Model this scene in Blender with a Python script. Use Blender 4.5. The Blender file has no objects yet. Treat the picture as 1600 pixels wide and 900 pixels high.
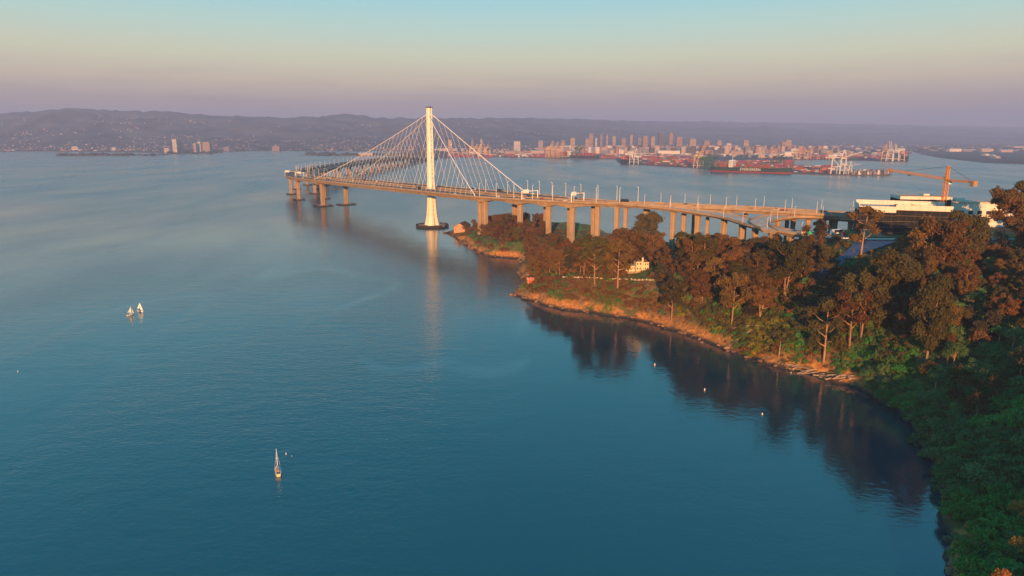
import bpy, math, random
import numpy as np
from mathutils import Vector, Matrix
random.seed(7)
RNG = np.random.default_rng(11)
SC = bpy.context.scene
COL = SC.collection
R = math.radians

# ---------------------------------------------------------------- camera
F_PX, CAM_H, PITCH = 1067.0, 120.0, math.atan(236 / 1067.0)
cam_d = bpy.data.cameras.new('camera')
cam_d.sensor_width = 36.0
cam_d.lens = 36.0 * F_PX / 1600.0
cam_d.clip_start, cam_d.clip_end = 1.0, 80000.0
cam = bpy.data.objects.new('camera', cam_d)
COL.objects.link(cam)
cam.location = (0, 0, CAM_H)
cam.rotation_euler = (math.pi / 2 - PITCH, 0, 0)
SC.camera = cam

# ---------------------------------------------------------------- light
SUN_EL, SUN_AZ = R(10.0), R(-7.0)          # low sun behind the camera, a little to its right
sun_d = bpy.data.lights.new('sun', 'SUN')
sun_d.energy = 5.0
sun_d.angle = R(0.5)
sun_d.color = (1.0, 0.46, 0.15)
sun = bpy.data.objects.new('sun', sun_d)
COL.objects.link(sun)
to_sun = Vector((math.sin(SUN_AZ) * math.cos(SUN_EL), -math.cos(SUN_AZ) * math.cos(SUN_EL), math.sin(SUN_EL)))
sun.rotation_euler = to_sun.to_track_quat('Z', 'Y').to_euler()
sun.location = to_sun * 400

world = bpy.data.worlds.new('World')
SC.world = world
world.use_nodes = True
wn = world.node_tree
wn.nodes.clear()
def WN(t, **kw):
    n = wn.nodes.new(t)
    for k, v in kw.items(): setattr(n, k, v)
    return n
w_out = WN('ShaderNodeOutputWorld')
w_bg = WN('ShaderNodeBackground')
w_bg.inputs['Strength'].default_value = 0.1
w_sky = WN('ShaderNodeTexSky', sky_type='NISHITA', sun_disc=False)
w_sky.sun_elevation = SUN_EL
w_sky.sun_rotation = math.pi - SUN_AZ
w_sky.air_density, w_sky.dust_density, w_sky.ozone_density = 1.2, 2.0, 2.0
w_tc = WN('ShaderNodeTexCoord')
w_sep = WN('ShaderNodeSeparateXYZ')
wn.links.new(w_tc.outputs['Generated'], w_sep.inputs[0])
w_ramp = WN('ShaderNodeValToRGB')
SKY_STOPS = [(-0.02, (.200, .165, .225)), (0.02, (.205, .170, .220)), (0.045, (.280, .215, .205)), (0.075, (.400, .330, .235)),
             (0.105, (.415, .410, .285)), (0.14, (.320, .430, .370)), (0.185, (.205, .410, .455)), (0.30, (.050, .370, .510)),
             (0.50, (.012, .275, .455)), (1.0, (.012, .230, .430))]
w_map = WN('ShaderNodeMapRange')
w_map.inputs['From Min'].default_value, w_map.inputs['From Max'].default_value = -0.02, 1.0
cr = w_ramp.color_ramp
while len(cr.elements) > 1: cr.elements.remove(cr.elements[-1])
for i, (z, c) in enumerate(SKY_STOPS):
    e = cr.elements[0] if i == 0 else cr.elements.new((z + .02) / 1.02)
    e.position = (z + .02) / 1.02
    e.color = (*c, 1)
# thin stretched cloud veils low over the hills shift the height at which the gradient is read
w_mapc = WN('ShaderNodeMapping')
w_mapc.inputs['Scale'].default_value = (3.0, 3.0, 42.0)
wn.links.new(w_tc.outputs['Generated'], w_mapc.inputs[0])
w_noise = WN('ShaderNodeTexNoise')
w_noise.inputs['Scale'].default_value = 2.2
w_noise.inputs['Detail'].default_value = 5.0
wn.links.new(w_mapc.outputs[0], w_noise.inputs['Vector'])
w_cl = WN('ShaderNodeMapRange')
w_cl.inputs['From Min'].default_value, w_cl.inputs['From Max'].default_value = 0.50, 0.70
w_cl.inputs['To Min'].default_value, w_cl.inputs['To Max'].default_value = 0.0, 1.0
wn.links.new(w_noise.outputs['Fac'], w_cl.inputs['Value'])
w_band = WN('ShaderNodeMapRange')
w_band.inputs['From Min'].default_value, w_band.inputs['From Max'].default_value = 0.11, 0.03
wn.links.new(w_sep.outputs['Z'], w_band.inputs['Value'])
w_cm = WN('ShaderNodeMath', operation='MULTIPLY')
wn.links.new(w_cl.outputs[0], w_cm.inputs[0]); wn.links.new(w_band.outputs[0], w_cm.inputs[1])
wn.links.new(w_sep.outputs['Z'], w_map.inputs['Value'])
wn.links.new(w_map.outputs[0], w_ramp.inputs['Fac'])
w_cmix = WN('ShaderNodeMixRGB', blend_type='MIX')
w_cmix.inputs[2].default_value = (.20, .165, .20, 1)
w_cs = WN('ShaderNodeMath', operation='MULTIPLY'); w_cs.inputs[1].default_value = .45
wn.links.new(w_cm.outputs[0], w_cs.inputs[0])
wn.links.new(w_cs.outputs[0], w_cmix.inputs[0]); wn.links.new(w_ramp.outputs['Color'], w_cmix.inputs[1])
w_gain = WN('ShaderNodeVectorMath', operation='SCALE')
w_gain.inputs['Scale'].default_value = 10.0
wn.links.new(w_cmix.outputs[0], w_gain.inputs[0])
w_mix = WN('ShaderNodeMixRGB', blend_type='MIX')
w_mix.inputs[0].default_value = 0.06
wn.links.new(w_gain.outputs[0], w_mix.inputs[1]); wn.links.new(w_sky.outputs[0], w_mix.inputs[2])
wn.links.new(w_mix.outputs[0], w_bg.inputs['Color'])
wn.links.new(w_bg.outputs[0], w_out.inputs['Surface'])

SC.render.engine = 'CYCLES'
SC.view_settings.view_transform = 'Standard'
SC.view_settings.look = 'None'
SC.view_settings.exposure = 0.8
SC.view_settings.gamma = 1.0
SC.cycles.use_denoising = True
try:
    SC.cycles.denoiser = 'OPENIMAGEDENOISE'
    SC.cycles.denoising_input_passes = 'RGB_ALBEDO_NORMAL'
except Exception:
    pass
SC.cycles.max_bounces = 5
SC.cycles.diffuse_bounces = 2
SC.cycles.glossy_bounces = 3
SC.cycles.transmission_bounces = 2
SC.cycles.transparent_max_bounces = 6
SC.cycles.volume_bounces = 0
SC.cycles.caustics_reflective = False
SC.cycles.caustics_refractive = False

# ---------------------------------------------------------------- survey: a point seen in the photograph and its height give its place
_s, _c = math.sin(PITCH), math.cos(PITCH)
def _ray(x, y):
    u, v = (x - 800) / F_PX, (450 - y) / F_PX
    return (u, _c + v * _s, -_s + v * _c)
def at(x, y, z=0.0):
    d = _ray(x, y); t = (z - CAM_H) / d[2]
    return Vector((d[0] * t, d[1] * t, z))
def aty(x, y, Y):
    d = _ray(x, y); t = Y / d[1]
    return Vector((d[0] * t, Y, CAM_H + d[2] * t))
def pix(p):
    Z = p[2] - CAM_H
    f = p[1] * _c - Z * _s; up = p[1] * _s + Z * _c
    return (800 + F_PX * p[0] / f, 450 - F_PX * up / f)

# ---------------------------------------------------------------- mesh helpers
class MB:
    def __init__(self): self.v, self.f, self.m = [], [], []
    def add(self, vs, fs, mi=0):
        b = len(self.v)
        self.v.extend([tuple(p) for p in vs])
        for q in fs:
            self.f.append(tuple(b + i for i in q)); self.m.append(mi)
        return self
    def box(self, c, s, rz=0.0, mi=0):
        x, y, z = s[0] / 2, s[1] / 2, s[2] / 2
        ca, sa = math.cos(rz), math.sin(rz)
        vs = []
        for dz in (-z, z):
            for dx, dy in ((-x, -y), (x, -y), (x, y), (-x, y)):
                vs.append((c[0] + dx * ca - dy * sa, c[1] + dx * sa + dy * ca, c[2] + dz))
        return self.add(vs, [(3, 2, 1, 0), (4, 5, 6, 7), (0, 1, 5, 4), (1, 2, 6, 5), (2, 3, 7, 6), (3, 0, 4, 7)], mi)
    def beam(self, a, b, w, h=None, mi=0, w2=None, h2=None):
        a, b = Vector(a), Vector(b); h = w if h is None else h
        w2 = w if w2 is None else w2; h2 = h if h2 is None else h2
        d = (b - a)
        if d.length < 1e-6: return self
        d.normalize()
        s = d.cross(Vector((0, 0, 1)))
        if s.length < 1e-3: s = Vector((1, 0, 0))
        s.normalize(); u = s.cross(d)
        vs = []
        for p, ww, hh in ((a, w, h), (b, w2, h2)):
            for i, j in ((-1, -1), (1, -1), (1, 1), (-1, 1)):
                vs.append(p + s * (i * ww / 2) + u * (j * hh / 2))
        return self.add(vs, [(3, 2, 1, 0), (4, 5, 6, 7), (0, 1, 5, 4), (1, 2, 6, 5), (2, 3, 7, 6), (3, 0, 4, 7)], mi)
    def tube(self, pts, rad, n=6, mi=0, cap=True):
        pts = [Vector(p) for p in pts]
        rs = rad if isinstance(rad, (list, tuple)) else [rad] * len(pts)
        rings, ref = [], None
        for i, p in enumerate(pts):
            d = (pts[min(i + 1, len(pts) - 1)] - pts[max(i - 1, 0)])
            d = d.normalized() if d.length > 1e-9 else Vector((0, 0, 1))
            if ref is None: ref = Vector((1, 0, 0)) if abs(d.x) < .8 else Vector((0, 1, 0))
            s = d.cross(ref).normalized(); u = s.cross(d); ref = u.cross(d) if False else ref
            rings.append([p + (s * math.cos(2 * math.pi * k / n) + u * math.sin(2 * math.pi * k / n)) * rs[i] for k in range(n)])
        vs = [q for r in rings for q in r]
        fs = []
        for i in range(len(pts) - 1):
            for k in range(n):
                a, b2 = i * n + k, i * n + (k + 1) % n
                fs.append((a, b2, b2 + n, a + n))
        if cap:
            fs.append(tuple(range(n - 1, -1, -1))); fs.append(tuple((len(pts) - 1) * n + k for k in range(n)))
        return self.add(vs, fs, mi)
    def prism(self, poly, z0, z1, mi=0, top=1.0):
        n = len(poly)
        cx = sum(p[0] for p in poly) / n; cy = sum(p[1] for p in poly) / n
        vs = [(p[0], p[1], z0) for p in poly] + [(cx + (p[0] - cx) * top, cy + (p[1] - cy) * top, z1) for p in poly]
        fs = [tuple(range(n - 1, -1, -1)), tuple(range(n, 2 * n))]
        fs += [(i, (i + 1) % n, n + (i + 1) % n, n + i) for i in range(n)]
        return self.add(vs, fs, mi)
    def quad(self, a, b, c, d, mi=0): return self.add([a, b, c, d], [(0, 1, 2, 3)], mi)
    def mesh(self, name, mats, smooth=False):
        me = bpy.data.meshes.new(name)
        me.from_pydata(self.v, [], self.f)
        for m in (mats if isinstance(mats, (list, tuple)) else [mats]): me.materials.append(m)
        if any(self.m): me.polygons.foreach_set('material_index', self.m)
        if smooth: me.polygons.foreach_set('use_smooth', [True] * len(me.polygons))
        me.update()
        return me
    def build(self, name, mats, parent=None, smooth=False):
        return link(name, self.mesh(name, mats, smooth), parent)

def link(name, me, parent=None, loc=None, rz=0.0, scale=None):
    o = bpy.data.objects.new(name, me)
    COL.objects.link(o)
    if parent is not None: o.parent = parent
    if loc is not None: o.location = loc
    if rz: o.rotation_euler = (0, 0, rz)
    if scale is not None: o.scale = (scale,) * 3 if isinstance(scale, (int, float)) else scale
    return o
def tag(o, label=None, cat=None, group=None, kind=None):
    if label: o['label'] = label
    if cat: o['category'] = cat
    if group: o['group'] = group
    if kind: o['kind'] = kind
    return o
def thing(name, label, cat, loc=(0, 0, 0), rz=0.0, group=None):
    return tag(link(name, None, None, loc, rz), label, cat, group)
def np_mesh(name, V, Q, mats, smooth=False):
    """mesh from an (n,3) array and an (m,4) or (m,3) index array"""
    me = bpy.data.meshes.new(name)
    V = np.asarray(V, dtype=np.float32); Q = np.asarray(Q, dtype=np.int32)
    k = Q.shape[1]
    me.vertices.add(len(V)); me.vertices.foreach_set('co', V.ravel())
    me.loops.add(Q.size); me.loops.foreach_set('vertex_index', Q.ravel())
    me.polygons.add(len(Q)); me.polygons.foreach_set('loop_start', np.arange(0, Q.size, k, dtype=np.int32))
    if smooth: me.polygons.foreach_set('use_smooth', np.ones(len(Q), dtype=bool))
    for m in (mats if isinstance(mats, (list, tuple)) else [mats]): me.materials.append(m)
    me.update(calc_edges=True); me.validate()
    return me

# ---------------------------------------------------------------- materials
def mat(name, color, rough=0.7, metal=0.0, var=0.12, scale=0.6, bump=0.0, obj_var=0.0, dirt=None, spec=0.1):
    """procedural: colour broken up by noise, optional per-object shift, streaky dirt, fine bump"""
    m = bpy.data.materials.new(name); m.use_nodes = True
    t = m.node_tree; b = t.nodes['Principled BSDF']
    b.inputs['Roughness'].default_value = rough; b.inputs['Metallic'].default_value = metal
    b.inputs['Specular IOR Level'].default_value = spec
    tc = t.nodes.new('ShaderNodeTexCoord')
    nz = t.nodes.new('ShaderNodeTexNoise'); nz.inputs['Scale'].default_value = scale; nz.inputs['Detail'].default_value = 6
    t.links.new(tc.outputs['Object'], nz.inputs['Vector'])
    mr = t.nodes.new('ShaderNodeMapRange'); mr.inputs['From Min'].default_value, mr.inputs['From Max'].default_value = .3, .7
    mr.inputs['To Min'].default_value, mr.inputs['To Max'].default_value = 1 - var, 1 + var
    t.links.new(nz.outputs['Fac'], mr.inputs['Value'])
    val = mr.outputs[0]
    if obj_var:
        oi = t.nodes.new('ShaderNodeObjectInfo')
        m2 = t.nodes.new('ShaderNodeMapRange'); m2.inputs['To Min'].default_value, m2.inputs['To Max'].default_value = 1 - obj_var, 1 + obj_var
        t.links.new(oi.outputs['Random'], m2.inputs['Value'])
        mm = t.nodes.new('ShaderNodeMath'); mm.operation = 'MULTIPLY'
        t.links.new(val, mm.inputs[0]); t.links.new(m2.outputs[0], mm.inputs[1]); val = mm.outputs[0]
    sc = t.nodes.new('ShaderNodeVectorMath'); sc.operation = 'SCALE'; sc.inputs[0].default_value = color
    t.links.new(val, sc.inputs['Scale'])
    out = sc.outputs[0]
    if dirt:
        mp = t.nodes.new('ShaderNodeMapping'); mp.inputs['Scale'].default_value = (1, 1, .12)
        t.links.new(tc.outputs['Object'], mp.inputs[0])
        n2 = t.nodes.new('ShaderNodeTexNoise'); n2.inputs['Scale'].default_value = scale * 1.7; n2.inputs['Detail'].default_value = 4
        t.links.new(mp.outputs[0], n2.inputs['Vector'])
        r2 = t.nodes.new('ShaderNodeMapRange'); r2.inputs['From Min'].default_value, r2.inputs['From Max'].default_value = .48, .75
        r2.inputs['To Max'].default_value = .55
        t.links.new(n2.outputs['Fac'], r2.inputs['Value'])
        mx = t.nodes.new('ShaderNodeMixRGB'); mx.inputs[2].default_value = (*dirt, 1)
        t.links.new(r2.outputs[0], mx.inputs[0]); t.links.new(out, mx.inputs[1]); out = mx.outputs[0]
    t.links.new(out, b.inputs['Base Color'])
    if bump:
        n3 = t.nodes.new('ShaderNodeTexNoise'); n3.inputs['Scale'].default_value = scale * 6; n3.inputs['Detail'].default_value = 4
        t.links.new(tc.outputs['Object'], n3.inputs['Vector'])
        bp = t.nodes.new('ShaderNodeBump'); bp.inputs['Strength'].default_value = bump; bp.inputs['Distance'].default_value = .3
        t.links.new(n3.outputs['Fac'], bp.inputs['Height']); t.links.new(bp.outputs[0], b.inputs['Normal'])
    return m

M = {}
M['concrete'] = mat('bridge_concrete', (.32, .24, .165), .8, var=.16, scale=.12, dirt=(.17, .115, .075))
M['pale_steel'] = mat('pale_tower_paint', (.80, .76, .66), .45, var=.05, scale=.08, dirt=(.62, .55, .43))
M['cable'] = mat('pale_cable_paint', (.78, .74, .66), .5, var=.05)
M['dark_steel'] = mat('dark_steel', (.05, .05, .055), .6)
M['asphalt'] = mat('asphalt', (.055, .055, .06), .9, var=.2, scale=.2)
M['ramp_concrete'] = mat('ramp_road_concrete', (.54, .38, .27), .85, var=.15, scale=.2)
M['white_paint'] = mat('white_paint', (.78, .77, .73), .5, var=.05)
M['lane_paint'] = mat('lane_paint', (.75, .73, .68), .6, var=.1)
M['fender'] = mat('black_timber_fender', (.035, .032, .03), .85, var=.3, scale=1)
M['wood_dark'] = mat('weathered_wood', (.13, .10, .08), .85, var=.3, scale=2, bump=.3)
M['bark'] = mat('pale_bark', (.27, .165, .10), .9, var=.35, scale=1.2, obj_var=.3)
M['rock'] = mat('shore_rock', (.19, .115, .07), .9, var=.4, scale=.8, bump=.6, obj_var=.35)
M['glass'] = mat('dark_window_glass', (.03, .035, .045), .15, var=.1, spec=.6)
# ================================================================ water
def make_water():
    m = bpy.data.materials.new('bay_water'); m.use_nodes = True
    t = m.node_tree; b = t.nodes['Principled BSDF']
    b.inputs['Base Color'].default_value = (.001, .036, .045, 1)
    b.inputs['Roughness'].default_value = .06
    b.inputs['IOR'].default_value = 1.85
    tc = t.nodes.new('ShaderNodeTexCoord')
    def noise(scale, sx, sy, rot, detail, rough=.55):
        mp = t.nodes.new('ShaderNodeMapping'); mp.inputs['Scale'].default_value = (sx, sy, 1); mp.inputs['Rotation'].default_value = (0, 0, rot)
        t.links.new(tc.outputs['Object'], mp.inputs[0])
        n = t.nodes.new('ShaderNodeTexNoise'); n.inputs['Scale'].default_value = scale; n.inputs['Detail'].default_value = detail
        n.inputs['Roughness'].default_value = rough
        t.links.new(mp.outputs[0], n.inputs['Vector'])
        return n.outputs['Fac']
    slick = noise(.006, 1.0, .35, R(25), 4)         # wind patches: rougher and calmer water
    sr = t.nodes.new('ShaderNodeMapRange'); sr.inputs['From Min'].default_value, sr.inputs['From Max'].default_value = .38, .64
    sr.inputs['To Min'].default_value, sr.inputs['To Max'].default_value = .35, 1.4
    t.links.new(slick, sr.inputs['Value'])
    h0 = noise(1.1, 1.0, 1.4, R(5), 2)
    h1, h2, h3 = noise(.34, 1.0, 1.5, R(14), 3), noise(.09, .8, 1.6, R(-12), 3), noise(.018, .7, 1.7, R(8), 2)
    def mul(a, k):
        x = t.nodes.new('ShaderNodeMath'); x.operation = 'MULTIPLY'
        t.links.new(a, x.inputs[0])
        if isinstance(k, (int, float)): x.inputs[1].default_value = k
        else: t.links.new(k, x.inputs[1])
        return x.outputs[0]
    def add(a, c):
        x = t.nodes.new('ShaderNodeMath'); x.operation = 'ADD'
        t.links.new(a, x.inputs[0]); t.links.new(c, x.inputs[1]); return x.outputs[0]
    cur = noise(.0032, 1.3, .55, R(-28), 2, .4)      # long meandering current lines where the surface lies smoother
    c0 = t.nodes.new('ShaderNodeMath'); c0.operation = 'SUBTRACT'; t.links.new(cur, c0.inputs[0]); c0.inputs[1].default_value = .5
    c1 = t.nodes.new('ShaderNodeMath'); c1.operation = 'ABSOLUTE'; t.links.new(c0.outputs[0], c1.inputs[0])
    c2 = t.nodes.new('ShaderNodeMapRange'); c2.inputs['From Min'].default_value, c2.inputs['From Max'].default_value = .0, .014
    c2.inputs['To Min'].default_value, c2.inputs['To Max'].default_value = .72, 1.0
    t.links.new(c1.outputs[0], c2.inputs['Value'])
    hh = add(mul(mul(add(add(mul(h0, .045), mul(h1, .17)), mul(h2, .24)), sr.outputs[0]), c2.outputs[0]), mul(h3, .22))
    brk = noise(.011, 1.0, 1.0, 0, 3)
    b1 = t.nodes.new('ShaderNodeMapRange'); b1.inputs['From Min'].default_value, b1.inputs['From Max'].default_value = .45, .65
    b1.inputs['To Max'].default_value = .55
    t.links.new(brk, b1.inputs['Value'])
    b2 = t.nodes.new('ShaderNodeMapRange'); b2.interpolation_type = 'SMOOTHSTEP'; b2.inputs['From Min'].default_value, b2.inputs['From Max'].default_value = .012, .0
    t.links.new(c1.outputs[0], b2.inputs['Value'])
    sheen_tint = t.nodes.new('ShaderNodeMixRGB'); sheen_tint.inputs[1].default_value = b.inputs['Base Color'].default_value; sheen_tint.inputs[2].default_value = (.085, .15, .165, 1)   # paler tint painted along the current lines in place of their brighter sky sheen
    t.links.new(mul(b1.outputs[0], b2.outputs[0]), sheen_tint.inputs[0]); t.links.new(sheen_tint.outputs[0], b.inputs['Base Color'])
    # the cove in the lee of the island lies calmer than the open bay
    cm = t.nodes.new('ShaderNodeMapping'); cm.vector_type = 'TEXTURE'; cm.inputs['Location'].default_value = (95, 335, 0); cm.inputs['Rotation'].default_value = (0, 0, R(-68)); cm.inputs['Scale'].default_value = (250, 105, 1)
    t.links.new(tc.outputs['Object'], cm.inputs[0])
    cl = t.nodes.new('ShaderNodeVectorMath'); cl.operation = 'LENGTH'; t.links.new(cm.outputs[0], cl.inputs[0])
    lee = t.nodes.new('ShaderNodeMapRange'); lee.interpolation_type = 'SMOOTHSTEP'; lee.inputs['From Min'].default_value, lee.inputs['From Max'].default_value = .45, 1.15
    lee.inputs['To Min'].default_value, lee.inputs['To Max'].default_value = .42, 1.0
    t.links.new(cl.outputs['Value'], lee.inputs['Value'])
    hh = mul(hh, lee.outputs[0])
    bp = t.nodes.new('ShaderNodeBump'); bp.inputs['Strength'].default_value = 1.0; bp.inputs['Distance'].default_value = 1.0
    ypos = t.nodes.new('ShaderNodeSeparateXYZ'); t.links.new(tc.outputs['Object'], ypos.inputs[0])
    ro = t.nodes.new('ShaderNodeMapRange'); ro.inputs['From Min'].default_value, ro.inputs['From Max'].default_value = 350, 1600   # open bay beyond the lee of the island is choppier
    ro.inputs['To Min'].default_value, ro.inputs['To Max'].default_value = .06, .23
    rv = t.nodes.new('ShaderNodeMapRange'); rv.inputs['From Min'].default_value, rv.inputs['From Max'].default_value = .35, .65
    rv.inputs['To Min'].default_value, rv.inputs['To Max'].default_value = .8, 1.25
    t.links.new(slick, rv.inputs['Value'])
    t.links.new(ypos.outputs['Y'], ro.inputs['Value']); t.links.new(mul(mul(ro.outputs[0], rv.outputs[0]), lee.outputs[0]), b.inputs['Roughness'])
    t.links.new(hh, bp.inputs['Height']); t.links.new(bp.outputs[0], b.inputs['Normal'])
    return m
M['water'] = make_water()
W = MB(); W.quad((-45000, -3000, 0), (45000, -3000, 0), (45000, 60000, 0), (-45000, 60000, 0))
tag(W.build('water', M['water']), 'calm blue bay water reflecting the evening sky', kind='structure')

# ================================================================ noise for the ground
def vnoise(x, y, seed=0):
    x = np.asarray(x, float); y = np.asarray(y, float)
    xi, yi = np.floor(x).astype(np.int64), np.floor(y).astype(np.int64)
    fx, fy = x - xi, y - yi
    fx, fy = fx * fx * (3 - 2 * fx), fy * fy * (3 - 2 * fy)
    def h(a, b):
        n = (a * 374761393 + b * 668265263 + seed * 974634521) & 0x7fffffff
        n = ((n ^ (n >> 13)) * 1274126177) & 0x7fffffff
        return ((n ^ (n >> 16)) & 0xffff) / 65535.0
    return (h(xi, yi) * (1 - fx) + h(xi + 1, yi) * fx) * (1 - fy) + (h(xi, yi + 1) * (1 - fx) + h(xi + 1, yi + 1) * fx) * fy
def fbm(x, y, seed=0, oct=4):
    s, a, tot = 0, 1.0, 0
    for i in range(oct):
        s = s + a * vnoise(x * 2 ** i, y * 2 ** i, seed + i * 17); tot += a; a *= .5
    return s / tot

# ================================================================ the island
SHORE = [(600, -260), (150, -260), (130, -120), (104, 0), (90, 60), (91, 105), (100, 130), (112, 148), (123.6, 169), (130.5, 184), (137.5, 195), (152.6, 219), (167.8, 255),
         (172, 290), (167.4, 318.7), (155, 335), (138.9, 352.8), (127, 371), (114.9, 391.9), (102, 417), (85.9, 443), (60, 461), (32.2, 476.5), (14, 499), (2.5, 519),
         (7, 545), (17, 560), (9, 590), (5, 618), (14, 640), (8, 662), (3.2, 680), (-26.4, 695.5), (-45.9, 745), (-56, 790), (-66, 815), (-86, 868), (-80, 884), (-52, 900), (-18, 925),
         (30, 956), (80, 955), (108, 915), (122, 850), (150, 800), (215, 770), (300, 745), (420, 730), (600, 720)]
CTRL = []
def cp(px, py, z): p = at(px, py, z); CTRL.append((p.x, p.y, z))
for q in [(720, 366, 3), (742, 374, 8), (736, 358, 5), (765, 388, 12), (790, 392, 12), (813, 357, 17), (858, 356, 15), (780, 366, 16), (822, 428, 12), (829, 441, 7),
          (858, 455, 8), (870, 437, 17), (965, 437, 20), (1000, 424, 25), (930, 462, 10), (1050, 440, 27), (1100, 450, 29), (1150, 440, 34), (1200, 420, 40), (1250, 398, 46), (1310, 379, 51),
          (1345, 373, 52), (1400, 374, 52.5), (1500, 374, 53), (1600, 375, 54.5), (1270, 437, 37), (1230, 500, 18), (1300, 500, 25), (1350, 470, 37), (1400, 440, 44), (1150, 500, 14), (1050, 490, 10)]: cp(*q)
CTRL += [(195, 246, 24), (165, 204, 18), (131, 155, 11), (193, 278, 19), (230, 300, 38), (250, 260, 54), (300, 300, 60), (360, 320, 68), (220, 200, 58), (180, 150, 48), (260, 100, 86),
         (160, 80, 55), (240, 0, 92), (120, 20, 48), (200, -120, 85), (110, -120, 45), (400, 0, 80), (400, -200, 80), (420, 200, 78), (560, 300, 80), (560, 0, 82),
         (240, 350, 42), (290, 360, 54), (340, 380, 58), (290, 400, 53.5), (240, 410, 49), (400, 440, 58), (300, 470, 54), (250, 480, 53), (350, 480, 56), (420, 500, 60), (300, 530, 50), (370, 560, 52), (560, 560, 62), (560, 440, 72),
         (230, 540, 36), (180, 500, 36), (150, 470, 32), (190, 450, 38), (120, 520, 26), (80, 560, 18), (60, 620, 12), (150, 560, 16), (220, 580, 20), (290, 590, 30), (300, 650, 10), (200, 640, 8), (140, 640, 8), (100, 700, 8), (60, 720, 13), (200, 710, 5),
         (420, 660, 22), (560, 680, 15), (20, 800, 17), (-20, 800, 17), (-30, 850, 11), (10, 860, 14), (60, 850, 13), (40, 900, 9), (80, 900, 8), (100, 840, 6), (60, 780, 15), (100, 770, 8), (-60, 860, 4), (-70, 872, 3)]
_C = np.array(CTRL)
def _tps(r2): return np.where(r2 > 1e-9, r2 * np.log(np.maximum(r2, 1e-9)), 0)
_cs = _C[:, :2] / 100.0
_n = len(_C)
_K = _tps(((_cs[:, None] - _cs[None]) ** 2).sum(-1)) + np.eye(_n) * .02
_P = np.hstack([np.ones((_n, 1)), _cs])
_A = np.block([[_K, _P], [_P.T, np.zeros((3, 3))]])
_w = np.linalg.solve(_A, np.concatenate([_C[:, 2], np.zeros(3)]))
_S = np.array(SHORE, float)
def shore_dist(X, Y):
    """metres inland of the shoreline (negative over water)"""
    d = np.full(X.shape, 1e9); ins = np.zeros(X.shape, bool)
    for i in range(len(_S)):
        a, b = _S[i], _S[(i + 1) % len(_S)]
        ab = b - a; L = ab @ ab
        tt = np.clip(((X - a[0]) * ab[0] + (Y - a[1]) * ab[1]) / L, 0, 1)
        d = np.minimum(d, np.hypot(X - a[0] - tt * ab[0], Y - a[1] - tt * ab[1]))
        cond = ((a[1] > Y) != (b[1] > Y))
        with np.errstate(divide='ignore', invalid='ignore'):
            xi = (b[0] - a[0]) * (Y - a[1]) / (b[1] - a[1] if b[1] != a[1] else 1e-9) + a[0]
        ins ^= cond & (X < xi)
    return np.where(ins, d, -d)
GX0, GX1, GY0, GY1, GS = -130.0, 600.0, -260.0, 980.0, 3.0
gx = np.arange(GX0, GX1 + .1, GS); gy = np.arange(GY0, GY1 + .1, GS)
XX, YY = np.meshgrid(gx, gy)
flat = np.stack([XX.ravel(), YY.ravel()], 1) / 100.0
ZZ = np.zeros(len(flat))
for i in range(0, len(flat), 20000):
    q = flat[i:i + 20000]
    ZZ[i:i + 20000] = _tps(((q[:, None] - _cs[None]) ** 2).sum(-1)) @ _w[:_n] + _w[_n] + q @ _w[_n + 1:]
ZZ = ZZ.reshape(XX.shape)
ZZ = ZZ + (fbm(XX / 22, YY / 22, 3) - .5) * 3.0
SD = shore_dist(XX, YY) + (fbm(XX / 9, YY / 9, 8, 3) - .5) * 6.0 + (fbm(XX / 28, YY / 28, 5, 2) - .5) * 7.0
bluff = .5 + 1.15 * np.maximum(SD, 0) + (fbm(XX / 6, YY / 6, 21) - .5) * 2.6 * np.clip(SD / 4, 0, 1)
HT = np.where(SD > 0, np.minimum(np.maximum(ZZ, 1.0), bluff), np.maximum(SD * .5, -4))
# the benches the roads and buildings stand on
def bench(x0, y0, x1, y1, z0, z1, hw):
    global HT
    ax, ay = x1 - x0, y1 - y0; L = ax * ax + ay * ay
    tt = np.clip(((XX - x0) * ax + (YY - y0) * ay) / L, 0, 1)
    d = np.hypot(XX - x0 - tt * ax, YY - y0 - tt * ay)
    k = np.clip(1 - (d - hw) / 7.0, 0, 1); k = k * k * (3 - 2 * k)
    HT = HT * (1 - k) + (z0 + (z1 - z0) * tt) * k
bench(216, 482, 240, 460, 51.0, 52.0, 7); bench(240, 460, 340, 442, 52.0, 54.5, 7); bench(340, 442, 470, 420, 54.5, 58, 7)
bench(250, 490, 300, 474, 53.0, 53.0, 14); bench(300, 474, 390, 480, 53.0, 57, 14)
HT = np.where(SD > 0, np.minimum(HT, np.maximum(bluff, 0)), HT)
def hgt(x, y):
    u = (x - GX0) / GS; v = (y - GY0) / GS
    i, j = int(min(max(u, 0), len(gx) - 2)), int(min(max(v, 0), len(gy) - 2))
    u -= i; v -= j
    return float((HT[j, i] * (1 - u) + HT[j, i + 1] * u) * (1 - v) + (HT[j + 1, i] * (1 - u) + HT[j + 1, i + 1] * u) * v)
def sdist(x, y):
    i, j = int(round((x - GX0) / GS)), int(round((y - GY0) / GS))
    return float(SD[min(max(j, 0), len(gy) - 1), min(max(i, 0), len(gx) - 1)])
def ground_at(px, py):
    """where the line of sight through that point of the photograph meets the island"""
    d = _ray(px, py); t = 90.0
    while t < 1500:
        x, y, z = d[0] * t, d[1] * t, CAM_H + d[2] * t
        if GX0 < x < GX1 and GY0 < y < GY1 and z <= hgt(x, y): return Vector((x, y, hgt(x, y)))
        t += 1.0
    return at(px, py, 0)

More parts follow.
